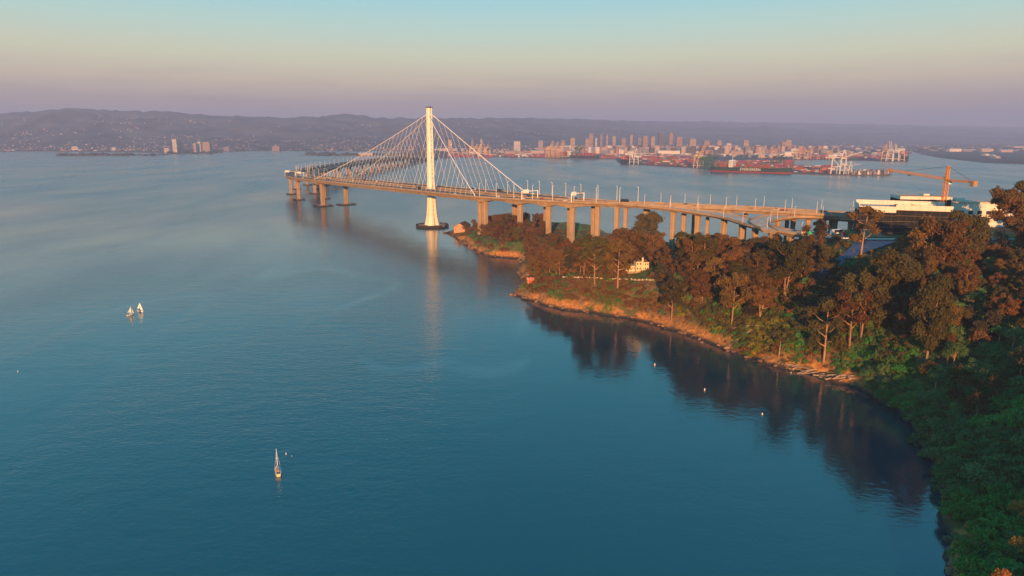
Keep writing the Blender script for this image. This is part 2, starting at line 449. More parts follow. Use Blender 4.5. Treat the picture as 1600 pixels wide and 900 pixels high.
def make_ground():
    m = bpy.data.materials.new('island_ground'); m.use_nodes = True
    t = m.node_tree; b = t.nodes['Principled BSDF']; b.inputs['Roughness'].default_value = .95; b.inputs['Specular IOR Level'].default_value = .1
    tc = t.nodes.new('ShaderNodeTexCoord'); ge = t.nodes.new('ShaderNodeNewGeometry')
    def noise(scale, detail=5):
        n = t.nodes.new('ShaderNodeTexNoise'); n.inputs['Scale'].default_value = scale; n.inputs['Detail'].default_value = detail
        t.links.new(tc.outputs['Object'], n.inputs['Vector']); return n.outputs['Fac']
    def rng(v, a, c, x=0, y=1):
        r = t.nodes.new('ShaderNodeMapRange'); r.inputs['From Min'].default_value, r.inputs['From Max'].default_value = a, c
        r.inputs['To Min'].default_value, r.inputs['To Max'].default_value = x, y
        t.links.new(v, r.inputs['Value']); return r.outputs[0]
    def mix(f, a, c):
        x = t.nodes.new('ShaderNodeMixRGB'); t.links.new(f, x.inputs[0])
        for i, q in ((1, a), (2, c)):
            if isinstance(q, tuple): x.inputs[i].default_value = (*q, 1)
            else: t.links.new(q, x.inputs[i])
        return x.outputs[0]
    soil = mix(rng(noise(.25), .35, .65), (.10, .060, .032), (.17, .105, .055))
    grass = mix(rng(noise(.15), .35, .65), (.030, .075, .018), (.085, .115, .022))
    base = mix(rng(noise(.035, 3), .44, .56), soil, grass)
    sx = t.nodes.new('ShaderNodeSeparateXYZ'); t.links.new(ge.outputs['Normal'], sx.inputs[0])
    sp = t.nodes.new('ShaderNodeSeparateXYZ'); t.links.new(ge.outputs['Position'], sp.inputs[0])
    rock = mix(rng(noise(.5, 8), .3, .7), (.21, .088, .024), (.52, .23, .065))
    low = rng(sp.outputs['Z'], 7.5, 4.0)
    nn = rng(noise(.12, 4), .36, .50)
    mm = t.nodes.new('ShaderNodeMath'); mm.operation = 'MULTIPLY'; t.links.new(low, mm.inputs[0]); t.links.new(nn, mm.inputs[1])
    base = mix(mm.outputs[0], base, rock)
    wet = rng(sp.outputs['Z'], 2.0, .7)
    base = mix(wet, base, (.045, .036, .03))
    t.links.new(base, b.inputs['Base Color'])
    bp = t.nodes.new('ShaderNodeBump'); bp.inputs['Strength'].default_value = .8; bp.inputs['Distance'].default_value = 1.2
    t.links.new(noise(.45, 8), bp.inputs['Height']); t.links.new(bp.outputs[0], b.inputs['Normal'])
    return m
M['ground'] = make_ground()
nx, ny = len(gx), len(gy)
idx = np.arange(nx * ny).reshape(ny, nx)
Q = np.stack([idx[:-1, :-1], idx[:-1, 1:], idx[1:, 1:], idx[1:, :-1]], -1).reshape(-1, 4)
keep = (SD.ravel()[Q] > -9).any(1)
isl = link('island_terrain', np_mesh('island_terrain', np.stack([XX.ravel(), YY.ravel(), HT.ravel()], 1), Q[keep], M['ground'], True))
tag(isl, 'wooded island slope with bare tan bluffs along the shoreline', kind='structure')
M['deck_asphalt'] = mat('bridge_deck_surface', (.145, .112, .092), .85, var=.2, scale=.15)
# ================================================================ curves for roads
def smooth_line(pts, n):
    """Catmull-Rom through pts (tuples of any length), n samples evenly by length"""
    P = np.array(pts, float)
    P = np.vstack([2 * P[0] - P[1], P, 2 * P[-1] - P[-2]])
    out = []
    for i in range(1, len(P) - 2):
        for t in np.linspace(0, 1, 24, endpoint=False):
            a, b, c, d = P[i - 1], P[i], P[i + 1], P[i + 2]
            out.append(.5 * (2 * b + (c - a) * t + (2 * a - 5 * b + 4 * c - d) * t * t + (3 * b - a - 3 * c + d) * t ** 3))
    out.append(P[-2]); out = np.array(out)
    s = np.concatenate([[0], np.cumsum(np.hypot(*(np.diff(out[:, :2], axis=0).T)))])
    return np.stack([np.interp(np.linspace(0, s[-1], n), s, out[:, k]) for k in range(out.shape[1])], 1)

def lerp3(a, b, t): return a + (b - a) * t

class Road:
    """a deck between two edge lines (arrays of xyz, same length)"""
    def __init__(self, A, B): self.A, self.B = np.array(A), np.array(B); self.n = len(A)
    def edge(self, f, dz=0.0):
        E = self.A + (self.B - self.A) * f
        E = E.copy(); E[:, 2] += dz; return E
    def strip(self, f0, f1, z0, z1=None):
        mb = MB(); a = self.edge(f0, z0); b = self.edge(f1, z0 if z1 is None else z1)
        vs = list(map(tuple, a)) + list(map(tuple, b)); n = self.n
        mb.add(vs, [(i, i + 1, n + i + 1, n + i) for i in range(n - 1)])
        return mb
    def wall(self, f, w, h):
        """a solid barrier of width w along the line at fraction f"""
        mb = MB(); n = self.n
        wid = np.hypot(*((self.B - self.A)[:, :2].T)); df = (w / 2 / np.maximum(wid, .1))[:, None]
        E0 = self.A + (self.B - self.A) * (f - df); E1 = self.A + (self.B - self.A) * (f + df)
        up = np.array([0, 0, h]); dn = np.array([0, 0, -.3])
        vs = list(E0 + dn) + list(E1 + dn) + list(E1 + up) + list(E0 + up)
        fs = []
        for k in range(4):
            k2 = (k + 1) % 4
            fs += [(k * n + i, k2 * n + i, k2 * n + i + 1, k * n + i + 1) for i in range(n - 1)]
        fs += [(0, 3 * n, 2 * n, n), (n - 1, 2 * n - 1, 3 * n - 1, 4 * n - 1)]
        return mb.add(vs, fs)
    def girder(self, depth, inset=.2, lip=.6):
        """box girder: thin cantilever lip, sloping webs, flat soffit; depth may vary along the road"""
        n = self.n; d = np.full(n, depth) if np.isscalar(depth) else np.asarray(depth)
        rows = [self.edge(0, -.02), self.edge(0, -lip), self.edge(inset * .55, -lip - .5), None, None, self.edge(1 - inset * .55, -lip - .5), self.edge(1, -lip), self.edge(1, -.02)]
        r3 = self.edge(inset); r3[:, 2] -= d; r4 = self.edge(1 - inset); r4[:, 2] -= d
        rows[3], rows[4] = r3, r4
        mb = MB(); k = len(rows); vs = [tuple(p) for r in rows for p in r]
        fs = []
        for a in range(k):
            b = (a + 1) % k
            fs += [(a * n + i, a * n + i + 1, b * n + i + 1, b * n + i) for i in range(n - 1)]
        fs += [tuple(a * n for a in range(k)), tuple(a * n + n - 1 for a in range(k - 1, -1, -1))]
        return mb.add(vs, fs)
    def dashes(self, f, w=.25, on=3, off=6, z=.06):
        mb = MB(); e = self.edge(f, z)
        s = np.concatenate([[0], np.cumsum(np.linalg.norm(np.diff(e, axis=0), axis=1))])
        q = 0
        while q + on < s[-1]:
            p0 = np.array([np.interp(q, s, e[:, k]) for k in range(3)]); p1 = np.array([np.interp(q + on, s, e[:, k]) for k in range(3)])
            d = (p1 - p0); nn = np.array([-d[1], d[0], 0]); nn = nn / (np.linalg.norm(nn) + 1e-9) * w / 2
            mb.quad(p0 - nn, p1 - nn, p1 + nn, p0 + nn); q += on + off
        return mb
    def length(self): return float(np.linalg.norm(np.diff(self.edge(.5), axis=0), axis=1).sum())
    def point(self, s, f, dz=0.0):
        e = self.edge(f, dz); L = np.concatenate([[0], np.cumsum(np.linalg.norm(np.diff(e, axis=0), axis=1))])
        L = L / L[-1]
        p = Vector([float(np.interp(s, L, e[:, k])) for k in range(3)])
        q = Vector([float(np.interp(min(s + .004, 1), L, e[:, k])) for k in range(3)]); q0 = Vector([float(np.interp(max(s - .004, 0), L, e[:, k])) for k in range(3)])
        d = q - q0
        return p, math.atan2(d.y, d.x)

def build_deck(parent, road, depth, gmat, rmat, inset=.2, lip=.8, barriers=(0.0, 1.0), lanes=4, bh=1.1):
    road.girder(depth, inset, lip).build('deck_girder', gmat, parent)
    road.strip(.015, .985, .03).build('roadway', rmat, parent)
    for f in barriers:
        road.wall(.012 if f == 0 else .988, .5, bh).build('barrier', gmat, parent)
    mk = MB()
    for k in range(1, lanes):
        d = road.dashes(k / lanes); mk.add(d.v, d.f)
    for f in (.04, .96):
        q = road.strip(f - .006, f + .006, .05); mk.add(q.v, q.f)
    mk.build('lane_markings', M['lane_paint'], parent)

# ---------------------------------------------------------------- centre line, west to east: island, side span, main span, skyway
T0 = Vector((-109.5, 934.0, 0)); E2C = Vector((-318, 1229, 0)); W2C = Vector((-12, 793, 0))
dvec = (W2C - E2C).normalized(); nvec = Vector((-dvec.y, dvec.x, 0))       # nvec points away from the camera, to the right
MAIN_Z = [(-318, 1229, 46.2), (-109.5, 934, 51.6), (-12, 793, 54.3)]
def offset_pts(line, o0, o1):
    L = np.array(line, float); t = np.gradient(L[:, :2], axis=0); t /= np.linalg.norm(t, axis=1)[:, None]
    nn = np.stack([-t[:, 1], t[:, 0]], 1)
    A = L.copy(); A[:, :2] += nn * o0; B = L.copy(); B[:, :2] += nn * o1
    return A, B
main_line = smooth_line(MAIN_Z, 40)
sky_line = smooth_line([(-318, 1229, 46.2), (-389, 1341, 44.2), (-445, 1466, 42.8), (-480, 1605, 41.8), (-497, 1750, 41.2), (-505, 1950, 40.6), (-507, 2300, 39.5), (-505, 2700, 37.5), (-497, 3000, 34),
                        (-480, 3350, 19), (-462, 3600, 10), (-440, 3850, 7)], 150)
NEAR = smooth_line([(-42.5, 772, 54.3), (-6, 740, 55), (28, 712, 55.5), (64, 686, 56), (110, 654, 57), (163, 622, 57.5), (200, 599, 58), (235, 572, 58), (269, 546, 58), (300, 522, 57.5)], 90)
FAR = smooth_line([(18.5, 814, 54.3), (46, 772, 55), (74, 733, 55.5), (110, 695, 56), (149, 665, 57), (192, 636, 57.5), (222, 616, 58), (252, 592, 58), (282, 569, 58), (312, 546, 57.5)], 90)
kk = np.clip(np.linspace(0, 2.2, 90), 0, 1)[:, None]
INN = lerp3(NEAR, FAR, .335 + .155 * kk); INF = lerp3(NEAR, FAR, .665 - .155 * kk)
A_near, A_far = Road(NEAR, INN), Road(INF, FAR)
S_near, S_far = Road(*offset_pts(main_line, -37, -12)), Road(*offset_pts(main_line, 12, 37))
# offset normal points left of travel; travel here is towards the island, so minus is the camera side after the flip below
if (S_near.A[0] - S_far.A[0]) @ np.array([nvec.x, nvec.y, 0]) > 0: S_near, S_far = S_far, S_near
K_a, K_b = Road(*offset_pts(sky_line, 37, 12)), Road(*offset_pts(sky_line, -12, -37))
K_near, K_far = K_a, K_b

# ================================================================ suspension span
bridge = thing('suspension_bridge', 'white single tower suspension bridge with fan of cables standing in the bay', 'bridge', (0, 0, 0))
for rd in (S_near, S_far):
    build_deck(bridge, rd, 5.0, M['concrete'], M['deck_asphalt'], .16, 1.0, lanes=5)
cb = MB()
L_main = (W2C - E2C).length
for k in range(1, 18):
    p = E2C.lerp(W2C, k / 18.0)
    if (p - T0).length < 12: continue
    z = float(np.interp(k / 18.0, [0, .68, 1], [46.2, 51.6, 54.3]))
    MB().beam(Vector((p.x, p.y, z - 2.6)) - nvec * 12.5, Vector((p.x, p.y, z - 2.6)) + nvec * 12.5, 7.0, 3.6).build('crossbeam', M['concrete'], bridge)
# tower: four shafts, shear links between them, saddle on top
tower = link('tower', None, bridge, (T0.x, T0.y, 0), math.atan2(dvec.y, dvec.x))
TZ = [(1.5, 9.2, 2.6), (6, 7.9, 2.2), (14, 6.5, 1.9), (26, 5.5, 1.8), (40, 4.9, 1.7), (55, 4.55, 1.65), (90, 4.1, 1.55), (130, 3.7, 1.45), (157.5, 3.45, 1.4)]
for sx in (-1, 1):
    for sy in (-1, 1):
        vs, fs = [], []
        for (z, a, g) in TZ:
            ch = a * .38
            ring = [(g / 2, g / 2), (a, g / 2), (a, a - ch), (a - ch, a), (g / 2, a)]
            if sx * sy < 0: ring = ring[::-1]
            vs += [(sx * p, sy * q, z) for p, q in ring]
        for i in range(len(TZ) - 1):
            for k in range(5): fs.append((i * 5 + k, i * 5 + (k + 1) % 5, i * 5 + 5 + (k + 1) % 5, i * 5 + 5 + k))
        fs += [(4, 3, 2, 1, 0), tuple((len(TZ) - 1) * 5 + k for k in range(5))]
        MB().add(vs, fs).build('tower_leg', M['pale_steel'], tower)
def tz(z, k): return float(np.interp(z, [q[0] for q in TZ], [q[k] for q in TZ]))
for z in np.arange(20, 154, 5.4):
    if 47 < z < 55: continue
    a, g = tz(z, 1), tz(z, 2)
    for (cx, cy, wx, wy) in ((a - 1.5, 0, 1.3, g + .3), (-a + 1.5, 0, 1.3, g + .3), (0, a - 1.5, g + .3, 1.3), (0, -a + 1.5, g + .3, 1.3)):
        MB().box((cx, cy, z), (wx, wy, 2.0)).build('shear_link', M['pale_steel'], tower)
sh = MB()
for z0, z1 in ((16, 47), (55, 152)): sh.box((0, 0, (z0 + z1) / 2), (3.4, 3.4, z1 - z0))
sh.build('shade_core', M['dark_steel'], tower)  # added dark core, stands in for the shade inside the slots between the legs
sd = MB(); sd.box((0, 0, 158.0), (6.9, 6.9, 1.0)); sd.box((0, 0, 158.8), (4.4, 3.0, .8)); sd.tube([(1, 0, 159), (1, 0, 161.5)], .08, 5)
sd.build('tower_cap', M['dark_steel'], tower)
ft = MB(); ft.prism([(20 * math.cos(a) * 1.0, 20 * math.sin(a), 0)[:2] for a in np.linspace(0, 2 * math.pi, 9)[:-1] + math.pi / 8], -3, 2.4)
fto = ft.build('tower_footing', M['concrete'], bridge); fto.location = (T0.x, T0.y, 0); fto.rotation_euler = (0, 0, .2)
fd = MB()
for k in range(8):
    a0, a1 = k * math.pi / 4 + math.pi / 8, (k + 1) * math.pi / 4 + math.pi / 8
    p0, p1 = Vector((22.5 * math.cos(a0), 22.5 * math.sin(a0), 1.2)), Vector((22.5 * math.cos(a1), 22.5 * math.sin(a1), 1.2))
    fd.beam(p0, p1, 2.0, 3.6)
fdo = fd.build('fender', M['fender'], bridge); fdo.location = (T0.x, T0.y, 0); fdo.rotation_euler = (0, 0, .2)
# cables and suspenders
def deck_z(p): 
    u = ((p - E2C).dot(dvec)) / L_main
    return float(np.interp(u, [0, .68, 1], [46.2, 51.6, 54.3]))
for side in (-1, 1):
    for end, off, nsusp in ((E2C, 36.0, 30), (W2C, 36.0, 14)):
        span = (end - T0); span.z = 0
        pts, sus = [], []
        zt, ze = 150.0, deck_z(end) + 1.0
        for k in range(41):
            u = k / 40.0
            p = T0 + span * u + nvec * (side * (2.2 + (off - 2.2) * (u ** .92)))
            sag = 10.0 if nsusp > 20 else 3.0
            z = zt + (ze - zt) * u - sag * 4 * u * (1 - u) * .55
            pts.append(Vector((p.x, p.y, z)))
        MB().tube(pts, .42, 7).build('main_cable', M['cable'], bridge, True)
        for k in range(1, nsusp):
            u = k / nsusp
            i = u * 40; i0 = int(i); c = pts[i0].lerp(pts[min(i0 + 1, 40)], i - i0)
            q = T0 + span * min(1, u * 1.0 + .02) + nvec * (side * 36.2)
            b = Vector((q.x, q.y, deck_z(q) + .6))
            if c.z - b.z < 3: continue
            MB().tube([c, b], .135, 4).build('suspender', M['cable'], bridge)

def column_mb(w, d, h, flare=1.35):
    """fluted column with chamfered corners and a groove down each face, flared below the deck; origin at its foot"""
    prof = []
    for sx, sy in ((1, 1), (-1, 1), (-1, -1), (1, -1)):
        pass
    def ring(w, d):
        c, g = min(w, d) * .16, min(w, d) * .09
        x, y = w / 2, d / 2
        return [(x, -y + c), (x, -g), (x - g, -g), (x - g, g), (x, g), (x, y - c), (x - c, y), (g, y), (g, y - g), (-g, y - g), (-g, y), (-x + c, y), (-x, y - c), (-x, g), (-x + g, g), (-x + g, -g), (-x, -g), (-x, -y + c),
                (-x + c, -y), (-g, -y), (-g, -y + g), (g, -y + g), (g, -y), (x - c, -y)]
    mb = MB(); rows = [(0, 1.06, 1.06), (h * .12, 1, 1), (h * .80, 1, 1), (h * .92, 1 + (flare - 1) * .35, 1), (h, flare, 1)]
    vs = []
    for z, a, b in rows: vs += [(x, y, z) for x, y in ring(w * a, d * b)]
    n = 24; fs = []
    for i in range(len(rows) - 1):
        fs += [(i * n + k, i * n + (k + 1) % n, i * n + n + (k + 1) % n, i * n + n + k) for k in range(n)]
    fs += [tuple(range(n - 1, -1, -1)), tuple((len(rows) - 1) * n + k for k in range(n))]
    return mb.add(vs, fs)
def add_pier(parent, spots, w, d, rz, fender=None, cap=None, flare=1.35):
    """spots: (x, y, top z) of each column; foot follows the ground or goes below the water"""
    c = spots[len(spots) // 2]
    pier = link('pier', None, parent, (c[0], c[1], 0))
    for (x, y, zt) in spots:
        zb = hgt(x, y) - 1.5 if (GX0 < x < GX1 and GY0 < y < GY1 and sdist(x, y) > 0) else -2.0
        o = column_mb(w, d, zt - zb, flare).build('column', M['concrete'], pier)
        o.location = (x - c[0], y - c[1], zb); o.rotation_euler = (0, 0, rz)
    if fender:
        for (x, y, zt) in spots:
            fb = MB(); fb.box((0, 0, .2), (fender[0], fender[1], 3.0)); 
            o = fb.build('footing', M['fender'], pier); o.location = (x - c[0], y - c[1], 0); o.rotation_euler = (0, 0, rz)
            fb = MB(); fb.box((0, 0, 1.9), (fender[0] * .6, fender[1] * .6, .5))
            o = fb.build('pile_cap', M['concrete'], pier); o.location = (x - c[0], y - c[1], 0); o.rotation_euler = (0, 0, rz)
    if cap:
        b = MB(); b.beam((spots[0][0] - c[0], spots[0][1] - c[1], spots[0][2] - 1.4), (spots[-1][0] - c[0], spots[-1][1] - c[1], spots[-1][2] - 1.4), 4.5, 3.0)
        b.build('pier_cap', M['concrete'], pier)
    return pier
rz_main = math.atan2(dvec.y, dvec.x)
e2 = [(E2C + nvec * s * 21.5) for s in (-1, 1)]
add_pier(bridge, [(p.x, p.y, 42.0) for p in e2], 7.5, 7.0, rz_main, (22, 30))
w2 = [(W2C + nvec * s + dvec * t) for s in (-26, 22) for t in (-5, 5)]
add_pier(bridge, [(p.x, p.y, 50.0) for p in w2], 5.5, 5.5, rz_main)

# ================================================================ skyway towards the far shore
skyway = thing('skyway_viaduct', 'long twin concrete viaduct curving away over the bay towards the far shore', 'viaduct')
Ls = np.concatenate([[0], np.cumsum(np.linalg.norm(np.diff(sky_line, axis=0), axis=1))])
pier_s = [(132 + 137 + 150 * k) if k else 132 for k in range(0, 18)]
pier_s = [132] + [269 + 150 * k for k in range(17)]
def haunch(arr_s, piers, dmin, dmax, width=45.0):
    d = np.min(np.abs(arr_s[:, None] - np.array(piers)[None]), axis=1)
    return dmin + (dmax - dmin) * np.clip(1 - d / width, 0, 1) ** 1.6
hs = haunch(Ls, [0] + pier_s, 4.6, 8.0)
for rd in (K_near, K_far):
    build_deck(skyway, rd, hs, M['concrete'], M['deck_asphalt'], .2, .8, lanes=5)
for s in pier_s:
    if s > Ls[-1] - 150: break
    i = np.searchsorted(Ls, s); c = sky_line[i]; t = sky_line[min(i + 1, 149)] - sky_line[i - 1]; rz = math.atan2(t[1], t[0]); n2 = (-math.sin(rz), math.cos(rz))
    far = s > 1200
    for o in (24.5, -24.5):
        add_pier(skyway, [(c[0] + n2[0] * o, c[1] + n2[1] * o, c[2] - 7.0)], 7.5, 6.2, rz, (20, 20), flare=1.25)

# ================================================================ approach viaduct over the island
approach = thing('approach_viaduct', 'concrete approach viaduct on tall columns above the island treetops', 'viaduct')
La = np.concatenate([[0], np.cumsum(np.linalg.norm(np.diff(A_near.edge(.5), axis=0), axis=1))])
def station(road, px):
    best, bs = 1e9, 0
    for s in np.linspace(0, 1, 400):
        p, a = road.point(s, .5); e = abs(pix(p)[0] - px)
        if e < best: best, bs = e, s
    return bs
a_near = [(813, 6.4), (858, 6.2), (895, 5.8), (934, 5.2), (978, 4.2), (1069, 4.4), (1107, 3.2), (1215, 3.2), (1290, 3.2)]
a_far = [(806, 5.8), (853, 5.4), (890, 5.2), (928, 5.0), (1011, 6.4), (1086, 4.4), (1165, 3.6), (1232, 3.6), (1300, 3.6)]
a_st = [station(A_near, x) for x, w in a_near]
ha = haunch(La / La[-1], [0] + a_st[:3], 3.4, 6.6, .06)
for rd in (A_near, A_far):
    build_deck(approach, rd, ha, M['concrete'], M['deck_asphalt'] if rd is A_far else M['deck_asphalt'], .2, .9, lanes=5)
for rd, lst in ((A_near, a_near), (A_far, a_far)):
    for i, (px_, w) in enumerate(lst):
        p, a = rd.point(station(rd, px_), .5)
        add_pier(approach, [(p.x, p.y, p.z - (6.0 if i < 3 else 3.2))], w * .86, w * .72, a, flare=1.2)

# ramps
ramp = thing('exit_ramp', 'pale concrete ramp peeling off the viaduct and curving down to the island road', 'ramp')
RN = smooth_line([(88, 669, 56.95), (109.6, 651.5, 57.0), (143, 619, 56.2), (168, 589, 54.6), (178, 568, 53.6), (183, 545, 52.6), (188.5, 524, 51.9), (199, 503, 51.4), (213, 482, 51.2), (222, 468, 51.6)], 60)
RF = smooth_line([(96, 676, 56.95), (120, 657, 57.0), (157, 623, 56.2), (187, 600, 54.6), (197.5, 578, 53.6), (199, 556, 52.6), (202.5, 533, 51.9), (210, 511, 51.4), (223, 490, 51.2), (233, 476, 51.6)], 60)
Rr = Road(RN, RF)
build_deck(ramp, Rr, 2.6, M['concrete'], M['ramp_concrete'], .18, .7, lanes=2)
for px in (964, 1053, 1091, 1132, 1160, 1181, 1206, 1236):
    s = max(station(Rr, px), .01); p, a = Rr.point(s, .5)
    add_pier(ramp, [(p.x, p.y, p.z - 2.4)], 4.2, 4.2, a, flare=1.3)
loop = thing('loop_ramp', 'pale concrete loop ramp turning back under the viaduct beside the exit ramp', 'ramp')
LN = smooth_line([tuple(at(*q)) for q in [(1345, 344, 55.6), (1324, 342.5, 55.6), (1290, 340, 55.5), (1260, 339, 55.4), (1230, 340.5, 55.1), (1209, 345, 54.5), (1203, 350, 53.9), (1204, 355.5, 53.2), (1216, 361, 52.4)]], 50)
LF = smooth_line([tuple(at(*q)) for q in [(1345, 339, 55.6), (1324, 337.5, 55.6), (1290, 335.5, 55.5), (1255, 334.2, 55.4), (1218, 334.8, 55.1), (1190, 338.5, 54.5), (1174, 344, 53.9), (1173, 350, 53.2), (1189, 357.5, 52.4)]], 50)
Lr = Road(LN, LF)
build_deck(loop, Lr, 2.6, M['concrete'], M['ramp_concrete'], .18, .7, lanes=2)
for px in (1216, 1240, 1264, 1282, 1306, 1330):
    s = station(Lr, px) if px > 1210 else .8; p, a = Lr.point(s, .5)
    add_pier(loop, [(p.x, p.y, p.z - 2.4)], 3.4, 3.4, a, flare=1.3)

# ================================================================ lamp posts, signs and traffic on the decks
M['lamp_paint'] = mat('lamp_post_paint', (.56, .52, .47), .6)
lm = MB(); lm.tube([(0, 0, 0), (0, 0, 5), (0, 0, 15)], [.42, .34, .24], 6); lamp_pole = lm.mesh('pole', M['lamp_paint'])
lm = MB(); lm.beam((0, 0, 14.7), (1.5, 0, 15.2), .25, .35); lm.box((1.6, 0, 15.2), (1.0, .5, .25)); lamp_head = lm.mesh('lamp_head', M['white_paint'])
lm = MB(); lm.box((0, 0, .3), (1.3, 1.3, .6)); lamp_base = lm.mesh('base', M['concrete'])
def lamp(p, rz, sc, label, group):
    t = thing('street_lamp', label, 'street lamp', p, rz, group)
    t.scale = (sc, sc, sc)
    link('pole', lamp_pole, t); link('lamp_head', lamp_head, t); link('base', lamp_base, t)
def lamps(road, f, s0, s1, n, sc, label, group, dz=0.0):
    for s in np.linspace(s0, s1, n):
        p, a = road.point(float(s), f, dz); lamp(p, a + (math.pi / 2 if f < .5 else -math.pi / 2), (sc(s) if callable(sc) else sc) * .9, label, group)
lamps(A_near, .0, .02, .97, 17, lambda s: 1.12 if s < .45 else .72, 'tall white lamp post on the near parapet of the island viaduct', 'lamp posts along the near parapet of the viaduct', .2)
lamps(A_far, 1.0, .0, .97, 17, lambda s: 1.12 if s < .45 else .72, 'tall white lamp post on the far parapet of the island viaduct', 'lamp posts along the far parapet of the viaduct', .2)
lamps(Rr, .0, .30, .9, 6, .65, 'white lamp post on the outer edge of the descending exit ramp', 'lamp posts along the exit ramp', .2)
lamps(Lr, .0, .05, .75, 5, .65, 'white lamp post on the curved edge of the loop ramp', 'lamp posts along the loop ramp', .2)
lamps(K_near, 1.0, .005, .85, 42, 1.15, 'white lamp post on the left deck of the skyway', 'lamp posts along the left skyway deck', .2)
lamps(K_far, 0.0, .005, .85, 42, 1.15, 'white lamp post on the right deck of the skyway', 'lamp posts along the right skyway deck', .2)
lamps(S_near, 1.0, .03, .22, 3, 1.1, 'tall white lamp post at the far end of the suspension deck, left of the tower', 'lamp posts at the far end of the suspension deck', .2)
lamps(S_far, 0.0, .90, .99, 2, 1.1, 'tall white lamp post where the far cable meets the suspension deck', 'lamp posts at the near end of the suspension deck', .2)

def sign(road, s, f0, f1, panels, label):
    p, a = road.point(s, f0); q, _ = road.point(s, f1)
    t = thing('overhead_sign', label, 'road sign', p)
    d = q - p
    g = MB(); g.beam((0, 0, 0), (0, 0, 9.0), .7); g.build('post', M['white_paint'], t)
    if panels[0][3]: MB().beam(d, d + Vector((0, 0, 9.0)), .7).build('post', M['white_paint'], t)
    MB().beam(Vector((0, 0, 8.6)), d + Vector((0, 0, 8.6)), .7).build('gantry_beam', M['white_paint'], t)
    for (u0, u1, h, _, dark) in panels:
        b0, b1 = d * u0, d * u1; m = (b0 + b1) / 2
        MB().beam(b0 + Vector((0, 0, 8.4)), b1 + Vector((0, 0, 8.4)), .4, h).build('sign_panel', M['dark_steel'] if dark else M['white_paint'], t)
sign(A_near, .165, .0, 1.0, [(.08, .42, 3.8, True, False)], 'wide white road sign gantry, the left one on the viaduct right of the cable foot')
sign(A_near, .31, .0, 1.0, [(.02, .36, 3.6, True, False), (.60, .88, 2.8, True, True)], 'road sign gantry with one white and one dark panel over the viaduct')
sign(K_near, .085, .0, .8, [(.05, .42, 3.6, True, False)], 'white road sign gantry at the left bend of the skyway')
sign(K_near, .055, .4, 1.0, [(.2, .6, 3.4, True, False)], 'white road sign gantry between the skyway bend and the cables')

# vehicles: one body with cabin, two window bands, four wheels
def car_meshes(L, Wd, H1, H2, c0, c1):
    b = MB()
    prof = [(-L / 2, .35), (-L / 2, H1), (c0 * L, H1 + .02), (c0 * L + .5, H2), (c1 * L - .6, H2), (c1 * L, H1 + .02), (L / 2, H1 * .9), (L / 2, .35)]
    n = len(prof); vs = [(x, -Wd / 2, z) for x, z in prof] + [(x, Wd / 2, z) for x, z in prof]
    fs = [tuple(range(n)), tuple(range(2 * n - 1, n - 1, -1))] + [(i, n + i, n + (i + 1) % n, (i + 1) % n) for i in range(n)]
    b.add(vs, fs)
    w = MB()
    for sy in (-1, 1):
        y = sy * (Wd / 2 + .012)
        q = [(c0 * L + .25, y, H1 + .12), (c1 * L - .35, y, H1 + .12), (c1 * L - .7, y, H2 - .12), (c0 * L + .6, y, H2 - .12)]
        w.add(q if sy < 0 else q[::-1], [(0, 1, 2, 3)])
    h = MB()
    for x in (-L * .3, L * .3):
        for sy in (-1, 1): h.tube([(x, sy * (Wd / 2 - .2), .36), (x, sy * (Wd / 2 + .02), .36)], .36, 10)
    return b, w, h
CARC = {'white': (.7, .7, .68), 'black': (.02, .02, .022), 'silver': (.4, .41, .42), 'red': (.32, .03, .02), 'blue': (.03, .06, .18), 'dark grey': (.07, .07, .075)}
M['tyre'] = mat('tyre_rubber', (.02, .02, .02), .9)
CM = {}
for k, c in CARC.items():
    pm = mat(k.replace(' ', '_') + '_car_paint', c, .3, var=.04, spec=.5)
    for kind, args in (('car', (4.6, 1.85, .95, 1.48, -.36, .30)), ('truck', (9.5, 2.5, 1.1, 3.4, -.5, .40))):
        b, w, h = car_meshes(*args)
        CM[(k, kind)] = (b.mesh('body', pm), w.mesh('side_windows', M['glass']), h.mesh('wheels', M['tyre']))
rc = random.Random(5)
def put_car(p, a, colour, kind, label, group=None):
    t = thing('moving_car' if kind == 'car' else 'box_truck', label, 'car' if kind == 'car' else 'truck', p, a, group)
    for n_, me in zip(('body', 'side_windows', 'wheel_set'), CM[(colour, kind)]): link(n_, me, t)
    return t
where = [(A_near, 'near deck of the island viaduct', 11), (A_far, 'far deck of the island viaduct', 10), (S_near, 'near suspension deck', 9), (S_far, 'far suspension deck', 9), (K_near, 'left skyway deck', 8), (K_far, 'right skyway deck', 8)]
for road, nm, n in where:
    for k in range(n):
        s = (k + rc.random() * .8) / n * (.35 if road in (K_near, K_far) else .97) + .01
        lane = rc.choice([.12, .3, .5, .7, .88])
        col = rc.choice(['white', 'black', 'silver', 'red', 'blue', 'dark grey', 'black', 'silver'])
        kd = 'truck' if rc.random() < .12 else 'car'
        p, a = road.point(min(s, .98), lane, .05)
        fl = road in (A_far, S_far, K_near)
        put_car(p, a + (math.pi if fl else 0), col, kd, f'{col} {"box truck" if kd == "truck" else "car"} driving on the {nm}', f'{col} {kd}s on the {nm}')
